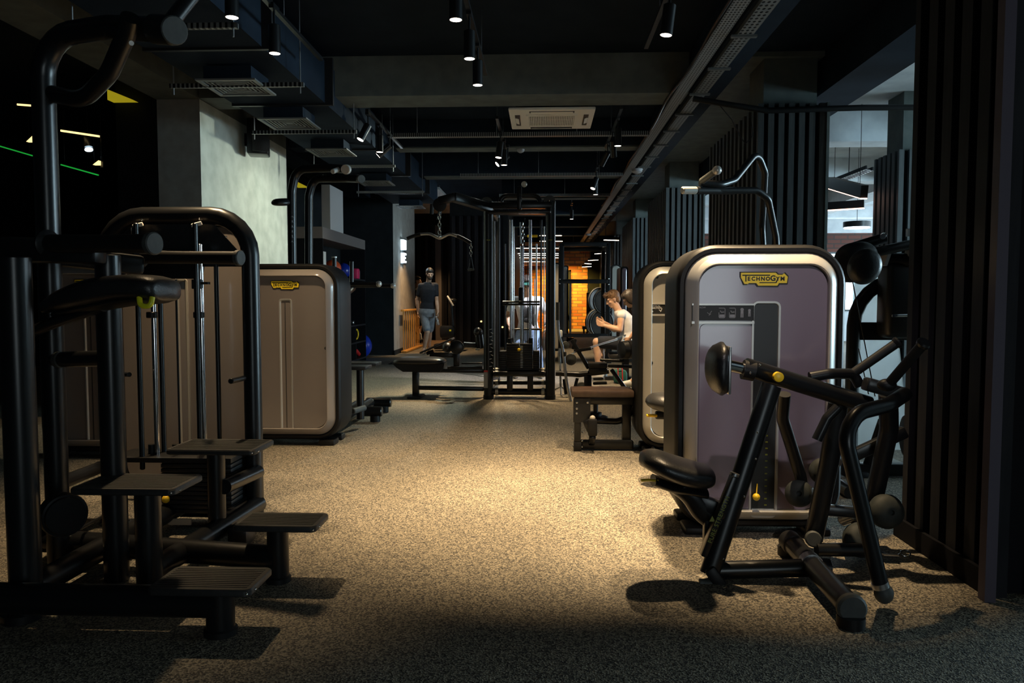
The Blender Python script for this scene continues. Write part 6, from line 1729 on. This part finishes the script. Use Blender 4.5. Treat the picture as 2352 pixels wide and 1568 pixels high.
# 2 man behind him by the barrier
Y = 20.3
J = dict(pelvis=w3(955, 714, Y), neck=w3(956, 660, Y), head=w3(959, 645, Y), shL=w3(948, 668, Y - .12), elL=w3(952, 692, Y - .2), wrL=w3(961, 708, Y - .25), shR=w3(958, 668, Y + .14), elR=w3(962, 690, Y + .2), wrR=w3(968, 705, Y + .2),
         hipL=w3(954, 718, Y - .08), knL=w3(957, 750, Y - .1), anL=w3(966, 778, Y - .1), toL=w3(970, 785, Y - .1), hipR=w3(957, 718, Y + .08), knR=w3(964, 748, Y + .1), anR=w3(960, 780, Y + .1), toR=w3(966, 786, Y + .1))
t, R = person('dark haired man in black top and shorts behind the bearded man', J, (1, -.1, -.1), (-.1, -1, 0), 'hairdark', 'short', 'tee', 'tee', 'shoe', .98, loc=(w3(958, 788, Y).x, Y, 0))
m = MB(); an = V(J['anL']); cap(m, an, .045, an + V((-.02, 0, .12)), .048); an = V(J['anR']); cap(m, an, .045, an + V((0, 0, .12)), .048); m.build('socks', 'sock', t)
# 3 man in white tank at the cable station
Y = 11.5
J = dict(pelvis=w3(1213, 762, Y + .1), neck=w3(1211, 680, Y - .05), head=w3(1210, 652, Y - .16), shL=w3(1240, 690, Y), elL=w3(1255, 722, Y + .02), wrL=w3(1254, 745, Y - .08), shR=w3(1181, 690, Y), elR=w3(1166, 722, Y + .02), wrR=w3(1168, 745, Y - .08),
         hipL=w3(1227, 768, Y + .1), knL=w3(1235, 812, Y), anL=w3(1240, 853, Y + .1), toL=w3(1243, 862, Y - .1), hipR=w3(1199, 768, Y + .1), knR=w3(1190, 812, Y), anR=w3(1186, 853, Y + .1), toR=w3(1184, 862, Y - .1))
t, R = person('man in green cap, white shirt and blue trousers working at the cable station', J, (0, -1, -.45), (1, 0, 0), 'hairdark', 'short', 'tank', 'jean', 'shoewhite', .95, cap_='teal', shorts=False, loc=(w3(1213, 868, Y).x, Y, 0))
m = MB()
for (x, y, a, b_) in ((1204, 716, .05, .10), (1216, 722, .06, .12), (1224, 712, .03, .08), (1212, 735, .08, .04), (1226, 734, .04, .10)): m.sph(w3(x, y, Y - .128), (a, .02, b_), 14, 8)
m.build('shirt_print', 'ink', t)
MB().tube([w3(1250, 745, Y - .12), w3(1258, 745, Y - .12)], .032).build('wristband', 'shoe', t)
# 4 seated man in white tank, profile to the left
Y = 11.3
J = dict(pelvis=w3(1437, 786, Y), neck=w3(1422, 712, Y), head=w3(1408, 687, Y), bulge=(.07, 0, .0), shL=w3(1427, 724, Y - .17), elL=w3(1424, 757, Y - .22), wrL=w3(1390, 748, Y - .16), shR=w3(1423, 724, Y + .17), elR=w3(1412, 757, Y + .20), wrR=w3(1388, 741, Y + .06),
         hipL=w3(1434, 789, Y - .10), knL=w3(1370, 785, Y - .16), anL=w3(1376, 855, Y - .12), toL=w3(1362, 862, Y - .12), hipR=w3(1434, 789, Y + .10), knR=w3(1378, 786, Y + .16), anR=w3(1384, 853, Y + .16), toR=w3(1370, 859, Y + .16))
t, R = person('seated young man in white tank top and dark shorts looking at his hands', J, (-1, -.12, -.42), (0, -1, 0), 'hairbrown', 'tousled', 'tank', 'tee', 'shoewhite', 1.0, sleeves=False, loc=(w3(1430, 871, Y).x, Y, 0), hands={'L': ((-1, .25, .35), (0, .8, .6), (0, 0, 1), .6), 'R': ((-1, -.25, .35), (0, -.8, .6), (0, 0, 1), .6)})
t = thing('striped_towel', w3(1450, 790, Y - .2), 'blue and white striped towel hanging beside the seated man', 'towel')
m = MB(); n2 = MB()
for k in range(6):
    a = w3(1428 + k * 4, 782, Y - .2); (m if k % 2 else n2).box(a + V((0, 0, -.02 * k + .02)), (.026, .03, .12 + .012 * k), rot=(0, .25, 0))
m.build('blue_stripes', 'jean', t); n2.build('white_stripes', 'sock', t)
t = thing('seat_block', (w3(1430, 860, Y).x, Y, 0), 'dark padded seat under the sitting man', 'seat')
z = w3(1437, 800, Y).z - .06
xx = w3(1436, 860, Y).x
MB().box((xx, Y, z - .045), (.5, .3, .08), bev=.03).build('seat_pad', 'leather', t); MB().b2(xx - .05, xx + .05, Y - .05, Y + .05, .04, z - .08).build('post', 'black', t); MB().b2(xx - .3, xx + .3, Y - .06, Y + .06, 0, .05).build('base', 'black', t)
t = thing('training_bag', (w3(1425, 868, 10.6).x, 10.4, 0), 'dark bag with red straps on the floor near the seated man', 'bag')
q = FL(1424, 880); MB().box((q.x, q.y, .10), (.2, .16, .2), bev=.06).build('bag_body', 'teal', t)
MB().tube([(q.x - .03, q.y - .08, .05), (q.x - .04, q.y - .085, .24), (q.x + .02, q.y - .085, .24), (q.x + .03, q.y - .08, .05)], .008, rad=.03, seg=8).build('strap', 'red', t)
# 5 woman bending behind him
Y = 10.55
J = dict(pelvis=w3(1500, 752, Y), neck=w3(1459, 700, Y), head=w3(1445, 686, Y), bulge=(0, 0, .05), shL=w3(1464, 712, Y - .15), elL=w3(1466, 752, Y - .2), wrL=w3(1448, 775, Y - .2), shR=w3(1462, 712, Y + .15), elR=w3(1462, 752, Y + .2), wrR=w3(1462, 778, Y + .2),
         hipL=w3(1498, 758, Y - .09), knL=w3(1470, 818, Y - .1), anL=w3(1455, 872, Y - .1), toL=w3(1440, 882, Y - .1), hipR=w3(1500, 758, Y + .09), knR=w3(1492, 818, Y + .1), anR=w3(1498, 874, Y + .1), toR=w3(1483, 884, Y + .1))
person('dark haired woman in black bending forward right behind the seated man', J, (-1, -.1, -.75), (0, -1, 0), 'hairdark', 'long', 'tee', 'tee', 'shoewhite', .93, loc=(w3(1490, 884, Y).x, Y, 0))
